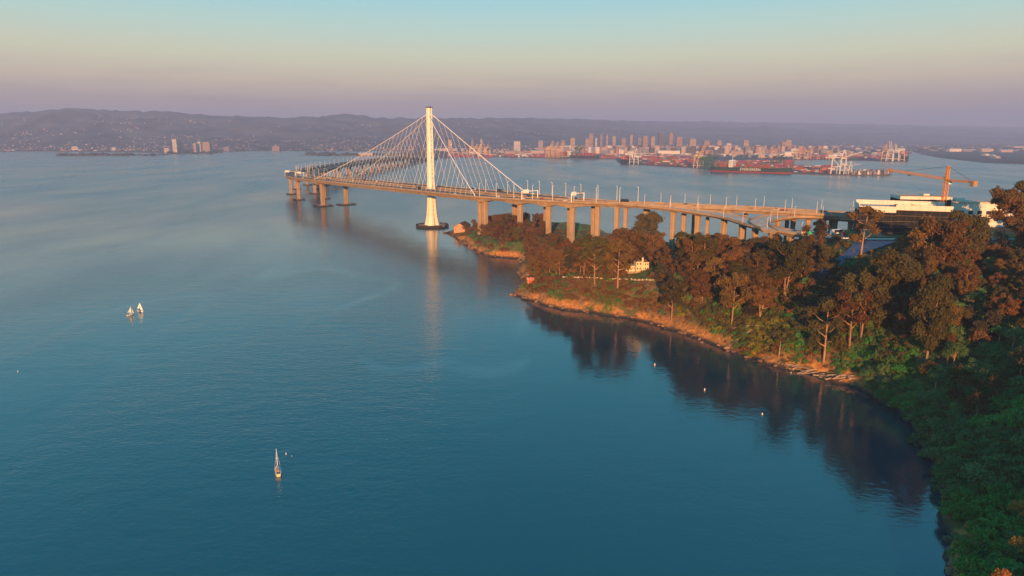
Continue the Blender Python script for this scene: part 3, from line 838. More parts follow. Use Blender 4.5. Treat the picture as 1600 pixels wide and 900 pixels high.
# ================================================================ far shore: flat land, hills, city, port
M['mud'] = mat('far_shore_ground', (.10, .085, .07), .95, var=.3, scale=.01)
M['hill'] = mat('far_hill_scrub', (.062, .060, .044), .95, var=.85, scale=.004)
def land(name, pts, z0, z1, label):
    P = [at(x, y, z1) for x, y in pts]
    mb = MB(); n = len(P)
    mb.add([(p.x, p.y, z1) for p in P] + [(p.x, p.y, -2) for p in P], [tuple(range(n))] + [(i, n + i, n + (i + 1) % n, (i + 1) % n) for i in range(n)])
    me = mb.mesh(name, M['mud'])
    import bmesh
    b = bmesh.new(); b.from_mesh(me); bmesh.ops.recalc_face_normals(b, faces=b.faces); bmesh.ops.triangulate(b, faces=b.faces); b.to_mesh(me); b.free()
    return tag(link(name, me), label, kind='structure')
land('far_shore', [(-500, 239), (-150, 238), (0, 237), (60, 236.6), (130, 237), (240, 238.5), (262, 240.6), (300, 239.8), (345, 236.6), (420, 235.4), (520, 235.3), (600, 235.8), (690, 238.5), (700, 242.5),
     (850, 246.6), (962, 248.4), (968, 254.5), (1000, 257), (1085, 261.6), (1112, 264.5), (1235, 270.2), (1300, 272.4), (1390, 273), (1391, 270.6), (1300, 266), (1240, 259), (1222, 252.4), (1212, 249.6), (1290, 249), (1340, 250.4),
     (1400, 252.2), (1419, 252.2), (1420, 240), (1424, 235), (1424, 226), (800, 225), (-500, 226)], -2, 2.6, 'low far shore with port quays, railway yards and city flats')
land('far_peninsula', [(1426, 236.5), (1440, 240.5), (1470, 246), (1540, 253.6), (1640, 257.3), (1900, 261), (2300, 262), (2300, 224), (1424, 226), (1424, 231)], -2, 2.4, 'flat brown peninsula across the channel right of the port')
land('rocky_spit', [(88, 242.2), (100, 243.6), (180, 243.4), (240, 242.4), (262, 241.6), (262, 240.8), (200, 241.6), (140, 241.6)], -2, 2.5, 'thin dark spit of rock off the far left shore')
land('sand_spit', [(466, 242.3), (520, 242.8), (600, 243.2), (640, 246.5), (700, 247.2), (712, 244), (700, 240.4), (650, 238.8), (600, 239.6), (560, 240.8), (520, 241.7)], -2, 2.2, 'low spit where the skyway comes ashore')
# hills
RIDGE = [(-400, 182, 9600), (-120, 180, 9600), (0, 177, 9400), (60, 173, 9300), (100, 169, 9200), (160, 171, 9200), (200, 174, 9400), (245, 173, 9300), (280, 176, 9300), (330, 180, 9500), (390, 183, 9600), (440, 183.5, 9700), (500, 182.5, 9800), (520, 180.5, 9900),
         (545, 177, 10200), (562, 179, 10200), (590, 184, 10200), (640, 184.5, 10400), (700, 184.5, 10700), (800, 184, 11500), (900, 186, 13000), (1000, 189, 14800), (1100, 190, 16200), (1200, 191, 17500), (1300, 193, 18600), (1400, 195, 19200), (1500, 197, 19600), (1600, 199, 19800), (2000, 202, 19800)]
RA = np.array(RIDGE, float)
hp = np.arange(-400, 2001, 7.0)
NT = 46
ry, rd = np.interp(hp, RA[:, 0], RA[:, 1]), np.interp(hp, RA[:, 0], RA[:, 2])
V = []
for i, px_ in enumerate(hp):
    top = aty(px_, ry[i], rd[i]); zr = top.z + (fbm(np.array([px_ / 9.0]), np.array([.5]), 31, 4)[0] - .5) * 55
    foot = 6000 + (rd[i] - 9200) * .30
    for k in range(NT + 4):
        t = k / NT
        Y = foot + (rd[i] - foot) * t; X = top.x * Y / rd[i]
        if t <= 1:
            nz = fbm(np.array([X / 900]), np.array([Y / 700]), 41, 5)[0]
            z = 3 + (zr - 3) * (t ** 1.35) * (1 + (nz - .5) * 1.5 * math.sin(math.pi * min(1, t * 1.02)))
        else:
            z = zr * (1 - (t - 1) * 9)
        V.append((X, Y, z))
n1, n2 = len(hp), NT + 4
ii = np.arange(n1 * n2).reshape(n1, n2)
HQ = np.stack([ii[:-1, :-1], ii[1:, :-1], ii[1:, 1:], ii[:-1, 1:]], -1).reshape(-1, 4)
HV = np.array(V)
tag(link('hills', np_mesh('hills', HV, HQ, M['hill'], True)), 'long wooded ridge of hills behind the far shore', kind='structure')
Hgrid = HV.reshape(n1, n2, 3)

# small boxes for houses, too many and too small to tell apart
def box_cloud(name, items, mats, label):
    """items: (x, y, z, sx, sy, sz, rz, material index)"""
    A = np.array(items, float); n = len(A)
    cx = np.array([-.5, .5, .5, -.5, -.5, .5, .5, -.5]); cy = np.array([-.5, -.5, .5, .5, -.5, -.5, .5, .5]); cz = np.array([0, 0, 0, 0, 1, 1, 1, 1.])
    lx, ly = A[:, 3:4] * cx, A[:, 4:5] * cy
    c, s = np.cos(A[:, 6:7]), np.sin(A[:, 6:7])
    VV = np.stack([A[:, 0:1] + lx * c - ly * s, A[:, 1:2] + lx * s + ly * c, A[:, 2:3] + A[:, 5:6] * cz], -1).reshape(-1, 3)
    fq = np.array([(4, 5, 6, 7), (0, 1, 5, 4), (1, 2, 6, 5), (2, 3, 7, 6), (3, 0, 4, 7)])
    QQ = (np.arange(n)[:, None, None] * 8 + fq[None]).reshape(-1, 4)
    me = np_mesh(name, VV, QQ, mats)
    me.polygons.foreach_set('material_index', np.repeat(A[:, 7].astype(np.int32), 5))
    return tag(link(name, me), label, kind='stuff')
PAL = [mat('far_white_stucco', (.62, .56, .5), .8), mat('far_tan_wall', (.45, .33, .24), .8), mat('far_brick', (.36, .18, .12), .8), mat('far_grey_roof', (.22, .21, .21), .8), mat('far_dark_roof', (.10, .09, .09), .8)]
rh = random.Random(9)
items = []
for _ in range(6500):
    i = rh.randrange(n1 - 1); k = int((rh.random() ** 1.7) * NT * .85)
    p = Hgrid[i, k]
    dens = fbm(np.array([p[0] / 700]), np.array([p[1] / 500]), 77, 3)[0]
    if dens < .47: continue
    w = rh.uniform(6, 15)
    items.append((p[0] + rh.uniform(-40, 40), p[1] + rh.uniform(-30, 30), p[2] - 6, w, w * .8, rh.uniform(8, 12), rh.uniform(-.6, .6), rh.choice([0, 1, 1, 1, 2, 3, 3])))
box_cloud('hillside_houses', items, PAL, 'pale houses scattered over the lower slopes of the far hills')
items = []
def flat_pt(px0, px1, y0, y1):
    return at(rh.uniform(px0, px1), rh.uniform(y0, y1), 2.6)
for (a, b, y0, y1, n, hi) in ((-60, 260, 228, 236, 260, 14), (345, 700, 228, 235, 330, 13), (700, 960, 229, 243, 420, 14), (960, 1210, 229, 246, 330, 14), (1210, 1420, 229, 246, 300, 14), (1430, 1650, 228, 236, 140, 9), (1150, 1420, 224, 230, 160, 18)):
    for _ in range(n):
        p = flat_pt(a, b, y0, y1); w = rh.uniform(10, 46)
        items.append((p.x, p.y, 2.5, w, rh.uniform(10, 30), rh.uniform(5, hi), rh.choice([0, .1, -.1, .3]), rh.choice([0, 1, 1, 2, 3, 3, 4])))
for _ in range(620):
    p = at(rh.uniform(850, 1290), rh.uniform(237.8, 241.5), 2.6); w = rh.uniform(14, 48)
    items.append((p.x, p.y, 2.5, w, rh.uniform(14, 34), rh.uniform(18, 58), rh.choice([0, .1, -.1, .3]), rh.choice([0, 1, 1, 2, 2, 3, 3, 4])))
box_cloud('city_blocks', items, PAL, 'low roofs of the city flats behind the port')
M['far_tree'] = mat('far_tree_leaves', (.045, .052, .032), .95, var=.3, scale=.05)
def blob_cloud(name, pts, label):
    """each tree far off: a rough low crown of eight faces"""
    mb_v, mb_f = [], []
    base = np.array([(1, 0, 0), (0, 1, 0), (-1, 0, 0), (0, -1, 0), (.7, .7, .5), (-.7, .7, .55), (-.7, -.7, .45), (.7, -.7, .5), (0, 0, 1)])
    f = [(0, 4, 1), (1, 5, 2), (2, 6, 3), (3, 7, 0), (4, 8, 5), (5, 8, 6), (6, 8, 7), (7, 8, 4), (4, 5, 1), (5, 6, 2), (6, 7, 3), (7, 4, 0)]
    for x, y, z, r, h in pts:
        v = base * np.array([r, r, h]) * RNG.uniform(.75, 1.2, (9, 1)) + np.array([x, y, z]); b = len(mb_v) * 9
        mb_v.append(v); mb_f += [(b + q[0], b + q[1], b + q[2]) for q in f]
    tag(link(name, np_mesh(name, np.concatenate(mb_v), np.array(mb_f), M['far_tree'])), label, kind='stuff')
pts = []
for (a, b, y0, y1, n) in ((-100, 690, 229, 236.2, 700), (92, 240, 242.2, 243.2, 60), (262, 345, 237, 240, 60), (700, 1210, 228, 236, 420), (1210, 1424, 226, 240, 260), (1430, 1700, 226, 236, 420), (480, 700, 239.6, 243, 90)):
    for _ in range(n):
        p = flat_pt(a, b, y0, y1); r = rh.uniform(7, 18); pts.append((p.x, p.y, 2, r * 1.5, r))
blob_cloud('far_woods', pts, 'dark tree belts along the far shore and between the city blocks')

# ---------------------------------------------------------------- towers and large sheds, each a thing
def tower_block(px_, ytop, wpx, depth, colour, label, name='office_tower', cat='tower', dpx=None, step=None, rz=0.0, group=None):
    """storey bands and a roof plant room; width measured on the photograph at its distance"""
    base = aty(px_, 200, depth); top = aty(px_, ytop, depth)
    w = wpx * .68 / F_PX * depth; d = w * .8 if dpx is None else dpx / F_PX * depth
    h = max(top.z - 2.4, 8)
    t = thing(name, label, cat, (base.x, depth, 2.4), rz, group)
    mb = MB(); mb.box((0, 0, h / 2), (w, d, h)); mb.build('walls', TOWM[colour], t)
    fl = max(3, int(h / 9)); bw = MB()
    for k in range(fl):
        z = h * (k + .5) / fl
        bw.box((0, -d / 2 - .06, z), (w * .92, .35, h / fl * .38)); bw.box((-w / 2 - .06, 0, z), (.35, d * .9, h / fl * .38)); bw.box((w / 2 + .06, 0, z), (.35, d * .9, h / fl * .38))
    bw.build('window_bands', M['glass'], t)
    r = MB(); r.box((w * .05, 0, h + 2.2), (w * .45, d * .5, 4.4)); r.box((0, 0, h + .5), (w * 1.01, d * 1.01, 1.0)); r.build('roof', PAL[3], t)
    return t
TOWM = {'tan': mat('tower_tan', (.44, .34, .27), .7, var=.06, scale=.05), 'grey': mat('tower_grey', (.26, .25, .27), .6, var=.06, scale=.05), 'white': mat('tower_white', (.68, .62, .55), .7, var=.06, scale=.05),
        'blue': mat('tower_blue_grey', (.12, .13, .18), .4, var=.06, scale=.05), 'red': mat('tower_brick', (.38, .25, .19), .8, var=.08, scale=.05)}
for a in [(271, 217.5, 9, 5200, 'white', 'pale lit apartment tower on the far left shore, taller of the pair'), (280, 219, 6, 5260, 'grey', 'grey apartment tower standing just right of the pale lit tower'),
          (302, 224, 6, 5300, 'tan', 'short tan block left of the white topped slab on the shore'), (309, 221.5, 7, 5350, 'white', 'pale block joined beside the white topped slab'), (321, 222.5, 16, 5380, 'tan', 'wide tan slab with white top floor on the far left shore'),
          (258, 232, 10, 5150, 'white', 'low pale terrace at the foot of the lit apartment tower'), (352, 230, 12, 5900, 'grey', 'low grey hall on the shore right of the slab'), (430, 229, 16, 6000, 'red', 'low reddish hall on the far shore left of the bridge'),
          (150, 215, 2.5, 7000, 'white', 'slim pale bell tower on the far left hillside'), (115, 229, 14, 6100, 'white', 'long white shed on the far left shore'), (175, 230.5, 9, 6100, 'white', 'short white shed on the far left shore right of the long one'),
          (924, 209, 8.5, 5200, 'red', 'tall orange lit office block, leftmost of downtown'), (918, 217, 8, 5100, 'tan', 'lower tan block against the foot of the orange lit office block'), (932, 216, 3.5, 5150, 'white', 'slim pale tower beside the orange lit office block'),
          (940, 210.5, 4.5, 5300, 'red', 'slim reddish tower, second from the left in downtown'), (949, 211, 3.5, 5350, 'tan', 'thin tan tower between two reddish ones downtown'), (960, 213, 7, 5250, 'tan', 'mid height tan block left of the downtown gap'),
          (975, 217, 9, 5200, 'red', 'low reddish block right of the downtown gap'), (987, 211, 5.5, 5400, 'tan', 'slim tall tan tower above the white quay crane'), (1000, 216, 8, 5300, 'grey', 'squat grey block between the quay crane and the downtown towers'),
          (1009, 213, 10, 5100, 'red', 'broad brick coloured tower left of the dark blue tower'), (1021, 214, 8, 5050, 'tan', 'tan tower squeezed between the brick tower and the dark blue tower'), (1034, 208, 12, 5300, 'blue', 'widest and darkest blue grey tower of downtown'),
          (1049, 208.5, 8, 5350, 'red', 'tall reddish tower right of the dark blue tower'), (1062, 214.5, 12, 5000, 'red', 'broad low brick slab right of the tall reddish tower'), (1083, 217, 14, 5100, 'tan', 'low tan slab at the right end of downtown'),
          (1105, 220, 12, 5200, 'red', 'low reddish block beyond the right end of downtown'), (1125, 220, 9, 5300, 'tan', 'small tan block among the low blocks right of downtown'), (1167, 219.5, 11, 5000, 'tan', 'tan tower alone above the dark hulled ship'),
          (1140, 224, 10, 4900, 'white', 'pale low block left of the tan tower above the ship'), (1233, 219, 12, 4900, 'tan', 'stepped tan block alone between the ship and the twin channel cranes'), (1226, 222, 9, 4850, 'red', 'lower reddish wing of the stepped tan block'),
          (752, 217.5, 4.5, 5400, 'tan', 'slim tan tower seen between the bridge cables'), (703, 219, 9, 5600, 'red', 'reddish tower just right of the white bridge tower'), (895, 216, 10, 5400, 'tan', 'tan block left of downtown above the middle ship'), (880, 220, 9, 5500, 'red', 'low reddish block above the bow of the middle ship'),
          (845, 220, 10, 5600, 'tan', 'low tan block left of the raised port cranes'), (808, 221, 14, 5800, 'white', 'wide pale block on the flats behind the bridge cables')]:
    tower_block(*a)
def shed(px0, px1, ytop, ybase, colour, label):
    b = at((px0 + px1) / 2, ybase, 2.6); w = (px1 - px0) / F_PX * b.y; h = max((ybase - ytop) / F_PX * b.y, 7)
    t = thing('warehouse', label, 'warehouse', (b.x, b.y, 2.6)); d = 45
    mb = MB(); mb.box((0, d / 2, h / 2), (w, d, h)); mb.build('walls', TOWM[colour], t)
    r = MB()
    n = max(1, int(w / 60))
    for k in range(n):
        x0, x1 = -w / 2 + w * k / n, -w / 2 + w * (k + 1) / n
        r.add([(x0, -.6, h), (x1, -.6, h), (x1, d + .6, h), (x0, d + .6, h), (x0, d / 2, h + 4), (x1, d / 2, h + 4)], [(0, 1, 5, 4), (2, 3, 4, 5), (0, 4, 3), (1, 2, 5)])
    r.build('roof', PAL[1] if colour == 'red' else PAL[0], t)
    dm = MB()
    for k in range(max(2, int(w / 25))): dm.box((-w / 2 + (k + .5) * w / max(2, int(w / 25)), -.12, 2.6), (5, .3, 5.2))
    dm.build('loading_doors', PAL[4], t)
for a in [(1036, 1088, 229.5, 235, 'red', 'big orange lit shed, largest of the port, behind the container yard'), (1028, 1062, 236, 241.5, 'white', 'long pale shed in front of the big orange one'), (1062, 1092, 237, 241, 'white', 'pale shed left of the raised green crane boom'),
          (1130, 1142, 237, 241, 'white', 'small white shed above the stern of the dark hulled ship'), (1142, 1160, 237, 241.5, 'red', 'reddish shed right of the small white one'), (1185, 1212, 242, 246.5, 'tan', 'low yellow lit shed behind the bow of the dark hulled ship'),
          (1205, 1226, 241, 245, 'white', 'bright yellow lit hall left of the channel'), (1226, 1236, 238, 245, 'white', 'tall pale block at the right end of the bright yellow hall'), (690, 730, 226, 230, 'tan', 'wide tan shed right of the bridge tower'),
          (740, 775, 221.5, 224, 'white', 'pale shed on the rise behind the bridge cables'), (830, 862, 236, 241, 'tan', 'tan shed on the quay left of the raised cranes'), (790, 815, 237, 241, 'red', 'red roofed shed on the quay behind the cables'),
          (1150, 1185, 230, 233, 'red', 'reddish shed under the tan tower above the ship'), (1250, 1275, 232, 235, 'red', 'reddish shed right of the stepped tan block'), (1484, 1502, 233, 237, 'white', 'bright shed at the left of the brown peninsula'),
          (1505, 1525, 234, 237, 'grey', 'grey shed on the peninsula beside the bright one'), (1534, 1552, 233, 237.5, 'tan', 'yellow lit shed in the middle of the peninsula'), (1564, 1582, 234.5, 238, 'tan', 'yellow lit shed on the peninsula, second from the right edge'),
          (1585, 1640, 229, 232.5, 'tan', 'long lit hangar at the right edge of the peninsula'), (1540, 1546, 241, 243.5, 'white', 'tiny white hut on the bare part of the peninsula'), (1556, 1563, 245, 247.6, 'tan', 'tiny tan hut nearest the peninsula shore'),
          (1552, 1556, 242.5, 244.4, 'white', 'tiniest white hut on the peninsula, between two larger huts'), (450, 470, 228, 231, 'white', 'white hall on the far shore behind the skyway bend'), (520, 560, 230, 233, 'red', 'long reddish hall on the far shore above the skyway'),
          (480, 500, 229, 232, 'tan', 'tan hall on the far shore right of the white hall'), (560, 582, 239.5, 243, 'tan', 'tan toll hall on the sand spit beside the skyway'), (684, 724, 232.6, 236, 'tan', 'long low lit hall just right of the bridge tower on the far shore'),
          (20, 45, 231, 234, 'white', 'pale shed at the far left edge of the shore')]:
    shed(*a)

# ---------------------------------------------------------------- quay cranes
CRN = {'white': mat('crane_white', (.66, .63, .58), .5, var=.06), 'green': mat('crane_green', (.06, .15, .09), .55, var=.1), 'tan': mat('crane_tan', (.62, .42, .22), .55, var=.08), 'black': mat('crane_dark', (.05, .07, .06), .6, var=.1)}
def quay_crane(px_, ybase, hpx, colour, label, boom=60.0, rz=0.0):
    b = at(px_, ybase, 2.6); H = hpx / F_PX * b.y; m = CRN[colour]
    t = thing('quay_crane', label, 'crane', (b.x, b.y + 12, 2.6), rz)
    gx_, gy_ = H * .20, H * .20
    w = max(1.3, H * .028)
    for sx in (-1, 1):
        for sy in (-1, 1):
            MB().beam((sx * gx_, sy * gy_, 0), (sx * gx_ * .8, sy * gy_, H * .66), w * 1.3).build('leg', m, t)
    pb = MB()
    for sy in (-1, 1): pb.beam((-gx_, sy * gy_, H * .16), (gx_, sy * gy_, H * .16), w); pb.beam((-gx_ * .8, sy * gy_, H * .64), (gx_ * .8, sy * gy_, H * .64), w * 1.2)
    for sx in (-1, 1):
        pb.beam((sx * gx_, -gy_, H * .3), (sx * gx_, gy_, H * .3), w); pb.beam((sx * gx_, -gy_, H * .3), (sx * gx_ * .8, gy_, H * .64), w * .8)
    pb.build('portal_frame', m, t)
    MB().beam((-gx_ * .35, gy_ * 3.0, H * .67), (-gx_ * .35, -gy_, H * .67), w * 1.2).build('girder', m, t)
    MB().beam((gx_ * .35, gy_ * 3.0, H * .67), (gx_ * .35, -gy_, H * .67), w * 1.2).build('girder', m, t)
    ap = MB(); top = Vector((0, -gy_, H))
    for sx in (-1, 1): ap.beam((sx * gx_ * .8, -gy_, H * .66), top, w); ap.beam((sx * gx_ * .35, gy_ * 2.2, H * .68), top, w * .6)
    ap.build('apex_frame', m, t)
    L = H * .80; a = R(boom); bd = Vector((0, -math.cos(a), math.sin(a)))
    bm_ = MB()
    for sx in (-1, 1): bm_.beam(Vector((sx * gx_ * .35, -gy_, H * .67)), Vector((sx * gx_ * .3, -gy_, H * .67)) + bd * L, w * 1.2, w * 1.5, 0, w * .8, w * .9)
    for k in range(1, 7):
        q = Vector((0, -gy_, H * .67)) + bd * (L * k / 7); bm_.beam(q - Vector((gx_ * .33, 0, 0)), q + Vector((gx_ * .33, 0, 0)), w * .7)
    bm_.beam(top, Vector((0, -gy_, H * .67)) + bd * (L * .7), w * .4)
    bm_.build('boom', m, t)
    hb = MB(); hb.box((0, gy_ * 1.6, H * .74), (gx_ * 1.1, gy_ * 1.3, H * .09)); hb.build('machinery_house', m, t)
for a in [(991, 257, 24, 'white', 'white quay crane with lowered boom beside the bow of the red loaded ship', 2, .6), (1092, 263, 26, 'tan', 'quay crane with raised yellow boom at the left of the green crane group', 62, .3), (1101, 263.5, 22, 'green', 'green quay crane just right of the raised yellow boom', 45, .3),
          (1110, 264, 22, 'green', 'green quay crane nearest the stern of the dark hulled ship', 15, .3), (1312, 272, 37, 'white', 'largest white quay crane, alone near the end of the quay', 18, .55), (1327, 272.5, 20, 'white', 'small white crane frame at the foot of the largest white crane', 10, .55),
          (1215, 259, 18, 'black', 'dark green crane above the bow of the dark hulled ship', 20, .3), (1222, 258, 16, 'black', 'dark green crane right of its twin above the ship bow', 8, .3), (858, 246.6, 19, 'tan', 'tan port crane with raised boom, left of three behind the middle ship', 60, .5), (866, 246.6, 18, 'tan', 'tan port crane with raised boom, middle of three behind the middle ship', 58, .5),
          (874, 246.8, 17, 'tan', 'tan port crane with raised boom, right of three behind the middle ship', 55, .5), (737, 243.8, 18, 'tan', 'tan port crane behind the bridge cables, leftmost of four', 60, .2), (744, 243.8, 18, 'tan', 'tan port crane behind the bridge cables, second of four from the left', 25, .2),
          (753, 244, 22, 'tan', 'tallest tan port crane behind the bridge cables', 10, .2), (762, 244.2, 18, 'tan', 'tan port crane behind the bridge cables, rightmost of four', 5, .2), (1191, 247.6, 15, 'tan', 'tan crane above the white superstructure end of the shed row', 60, .3), (1211, 248, 15, 'tan', 'tan crane above the bright yellow hall', 60, .3),
          (1246, 249, 17, 'tan', 'reddish tan crane left of the channel yard', 45, .2), (1263, 249, 17, 'tan', 'reddish tan crane in the channel yard', 40, .2), (1297, 249.6, 15, 'tan', 'tan crane in the middle of the channel yard', 62, .2), (1384, 251.5, 23, 'tan', 'tan crane left in the cluster at the channel mouth', 35, -.5),
          (1392, 251.8, 24, 'white', 'pale crane with long raised boom, middle of the channel mouth cluster', 48, -.6), (1401, 252, 22, 'white', 'pale crane with raised boom, third of the channel mouth cluster', 42, -.6), (1411, 252, 17, 'tan', 'tan crane beside the ship at the channel mouth', 3, -.4), (904, 247, 21, 'green', 'green topped crane over the middle ship', 8, .4)]:
    quay_crane(*a)

# ---------------------------------------------------------------- ships and containers
CT = [mat('container_red', (.30, .055, .035), .6, var=.1), mat('container_brown', (.24, .075, .035), .6, var=.1), mat('container_green', (.05, .16, .09), .6, var=.1), mat('container_blue', (.03, .06, .17), .6, var=.1),
      mat('container_white', (.55, .53, .5), .6, var=.1), mat('container_orange', (.38, .13, .05), .6, var=.1)]
def ship_hull(L, B, D, sheer=3.0):
    """plan outline narrowing to the bow (+x), flare at the bow, transom stern"""
    st = [(-.5, .74), (-.46, .95), (-.38, 1), (.25, 1), (.36, .86), (.44, .55), (.49, .16), (.505, .02)]
    mb, vs = MB(), []
    rows = [(-1.0, .86, .955), (.22, .93, .97), (.9, 1, 1.0), (1.0, 1, 1.0)]
    n = len(st)
    for zz, wf, lf in rows:
        for sgn in (-1, 1):
            for x, w in st:
                z = (zz * D) + (sheer * max(0, (x - .2) / .3) ** 2 if zz >= .9 else 0)
                vs.append((x * L * (lf if x > 0 else 1), sgn * w * B / 2 * wf, z if zz > -1 else -2))
    fs, mi = [], []
    for r in range(len(rows) - 1):
        for s in (0, 1):
            o0, o1 = r * 2 * n + s * n, (r + 1) * 2 * n + s * n
            for i in range(n - 1):
                q = (o0 + i, o0 + i + 1, o1 + i + 1, o1 + i); fs.append(q if s == 0 else q[::-1])
        fs.append((r * 2 * n, (r + 1) * 2 * n, (r + 1) * 2 * n + n, r * 2 * n + n))
        fs.append((r * 2 * n + n - 1, r * 2 * n + 2 * n - 1, (r + 1) * 2 * n + 2 * n - 1, (r + 1) * 2 * n + n - 1))
    top = (len(rows) - 1) * 2 * n
    fs += [(top + i, top + i + 1, top + n + i + 1, top + n + i) for i in range(n - 1)]
    return mb.add(vs, fs)
def lettering(text, size, parent, loc, rot, m):
    cu = bpy.data.curves.new('lettering', 'FONT'); cu.body = text; cu.size = size; cu.extrude = .1; cu.space_character = 1.15; cu.align_x = 'CENTER'
    tmp = bpy.data.objects.new('lettering_curve', cu); COL.objects.link(tmp)
    dg = bpy.context.evaluated_depsgraph_get(); me = bpy.data.meshes.new_from_object(tmp.evaluated_get(dg))
    bpy.data.objects.remove(tmp); bpy.data.curves.remove(cu)
    me.materials.clear(); me.materials.append(m)
    o = link('hull_lettering', me, parent, loc); o.rotation_euler = rot; return o
rs = random.Random(21)
def stack_mesh(nx_, ny_, hmin, hmax, pal, L=12.6, w=2.5, h=2.7):
    mb = MB()
    for i in range(nx_):
        for j in range(ny_):
            k = rs.randint(hmin, hmax)
            for q in range(k):
                mb.box(((i - (nx_ - 1) / 2) * (L + .6), (j - (ny_ - 1) / 2) * (w + .15), (q + .5) * h), (L, w, h - .1), 0, rs.choice(pal))
    return mb
def ship(stern_px, bow_px, B, D, hull_c, label, house_u, bays, pal, text=None, tsize=8, boot=True, tu=0.0, name='container_ship', near_sign=-1, lab2=''):
    s, b = at(*stern_px), at(*bow_px)
    d = b - s; L = d.length; c = (s + b) / 2; rz = math.atan2(d.y, d.x)
    t = thing(name, label, 'ship', (c.x, c.y, 0), rz)
    ship_hull(L, B, D).build('hull', hull_c, t)
    if boot:
        h2 = ship_hull(L * 1.001, B + .25, D * .24, 0); h2.build('boot_top', CT[0] if boot is True else boot, t)
    hx = house_u * L
    h = MB(); h.box((hx, 0, D + 11), (13, B * .86, 22)); h.box((hx, 0, D + 22.6), (8, B * 1.0, 3)); h.build('superstructure', M['white_paint'], t)
    wb = MB()
    for k in range(5): wb.box((hx + 6.55, 0, D + 4 + k * 4), (.3, B * .7, 1.4)); wb.box((hx, near_sign * (B * .43 + .06), D + 4 + k * 4), (9, .3, 1.4))
    wb.build('windows', M['glass'], t)
    f = MB(); f.box((hx - 14, 0, D + 10), (8, 9, 20)); f.build('funnel', CT[2], t)
    mast = MB(); mast.tube([(L * .46, 0, D), (L * .46, 0, D + 14)], [.8, .4], 6); mast.tube([(hx, 0, D + 24), (hx, 0, D + 34)], [.7, .3], 6); mast.build('mast', M['white_paint'], t)
    if text: lettering(text, tsize, t, (tu * L, near_sign * (B / 2 + .2), D * .42), (math.pi / 2, 0, 0), M['white_paint'])
    for i, u in enumerate(bays):
        x = u[0] * L
        me = stack_mesh(1, int(B * (u[3] if len(u) > 3 else .92) / 2.65), u[1], u[2], pal).mesh('container_stack', CT)
        p = Vector((c.x, c.y, 0)) + Vector((math.cos(rz) * x, math.sin(rz) * x, D + .1))
        o = link('container_stack', me, None, p, rz)
        tag(o, lab2, 'containers', 'container stacks on the ' + label.split(' with ')[0][:50])
    return t
M['hull_green'] = mat('dark_green_hull', (.022, .050, .042), .5, var=.1, scale=.05)
M['hull_black'] = mat('black_hull', (.03, .035, .042), .5, var=.1, scale=.05)
ship((1112, 267.6), (1237, 271.6), 38, 17, M['hull_green'], 'dark green container ship with red waterline moored right of the green cranes', -.235, [(-.42, 1, 3), (-.36, 2, 4), (-.31, 2, 4), (-.16, 1, 2), (-.10, 1, 2), (-.04, 1, 3), (.02, 1, 2), (.08, 0, 2), (.14, 1, 2), (.20, 0, 2), (.26, 0, 1)], [0, 1, 1, 2, 0], 'EVERGREEN', 12, True, .02,
     lab2='low stack of mostly red containers on the deck of the dark green ship')
ship((934, 248.2), (858, 246.6), 38, 17, M['hull_black'], 'black hulled container ship with a high red load moored left of downtown', .06, [(-.42, 2, 5), (-.36, 4, 6), (-.30, 4, 6), (-.23, 3, 5), (-.16, 2, 3), (-.08, 4, 6), (.16, 5, 7), (.22, 5, 7), (.28, 4, 6), (.34, 3, 5)], [0, 0, 0, 5, 1], 'HYUNDAI', 11, False, .12, near_sign=1,
     lab2='high stack of red containers on the deck of the black ship')
ship((986, 252.6), (973, 256.5), 40, 19, M['hull_black'], 'black container ship seen bow on with red containers, left of the white quay crane', -.25, [(-.4, 4, 6), (-.1, 5, 6), (0, 5, 6), (.08, 5, 6), (.16, 5, 6), (.24, 5, 6), (.30, 4, 5, .8)], [0, 5, 0, 1], None, 8, False,
     lab2='stack of orange red containers on the ship seen bow on')
ship((1406, 240.5), (1416, 252), 40, 20, M['hull_black'], 'black container ship seen bow on at the channel mouth beneath the raised cranes', -.25, [(-.4, 4, 6), (0, 5, 6), (.1, 5, 6), (.2, 5, 6), (.28, 4, 5, .8)], [0, 1, 3, 5], None, 8, False,
     lab2='stack of dark red containers on the ship at the channel mouth')
# container yard: the nearest rows one by one, the rest as one mass
ct_mesh = []
for k in range(6):
    mb = MB(); mb.box((0, 0, 1.3), (12.2, 2.44, 2.6))
    for x in np.arange(-5.6, 5.7, 1.6): mb.box((x, -1.25, 1.3), (.5, .1, 2.3))
    ct_mesh.append(mb.mesh('container', CT[k]))
rows = [((1004, 256.2), (1083, 260.4), 95), ((1012, 254.2), (1083, 258.0), 80), ((1240, 268.6), (1300, 271.0), 60), ((1240, 266.4), (1296, 269.0), 50)]
place = ['front row left of the green cranes', 'second row left of the green cranes', 'front row right of the dark green ship', 'second row right of the dark green ship']
CN = ['red', 'brown', 'green', 'blue', 'white', 'orange']
for (a, b, n), pl in zip(rows, place):
    p0, p1 = at(*a, 2.6), at(*b, 2.6); L = (p1 - p0).length; rz = math.atan2(p1.y - p0.y, p1.x - p0.x); slots = int(L / 13.5); k = 0; lev = 0
    while k < n and lev < 4:
        for s_ in range(slots):
            if k >= n: break
            if rs.random() < .3 + .15 * lev: continue
            p = p0.lerp(p1, (s_ + .5) / slots); q = rs.choice([0, 0, 0, 1, 1, 2, 3, 4, 5])
            o = link('shipping_container', ct_mesh[q], None, (p.x, p.y, 2.6 + lev * 2.62), rz)
            tag(o, f'{CN[q]} shipping container in the {pl}', 'container', 'shipping containers in the ' + pl); k += 1
        lev += 1
items = []
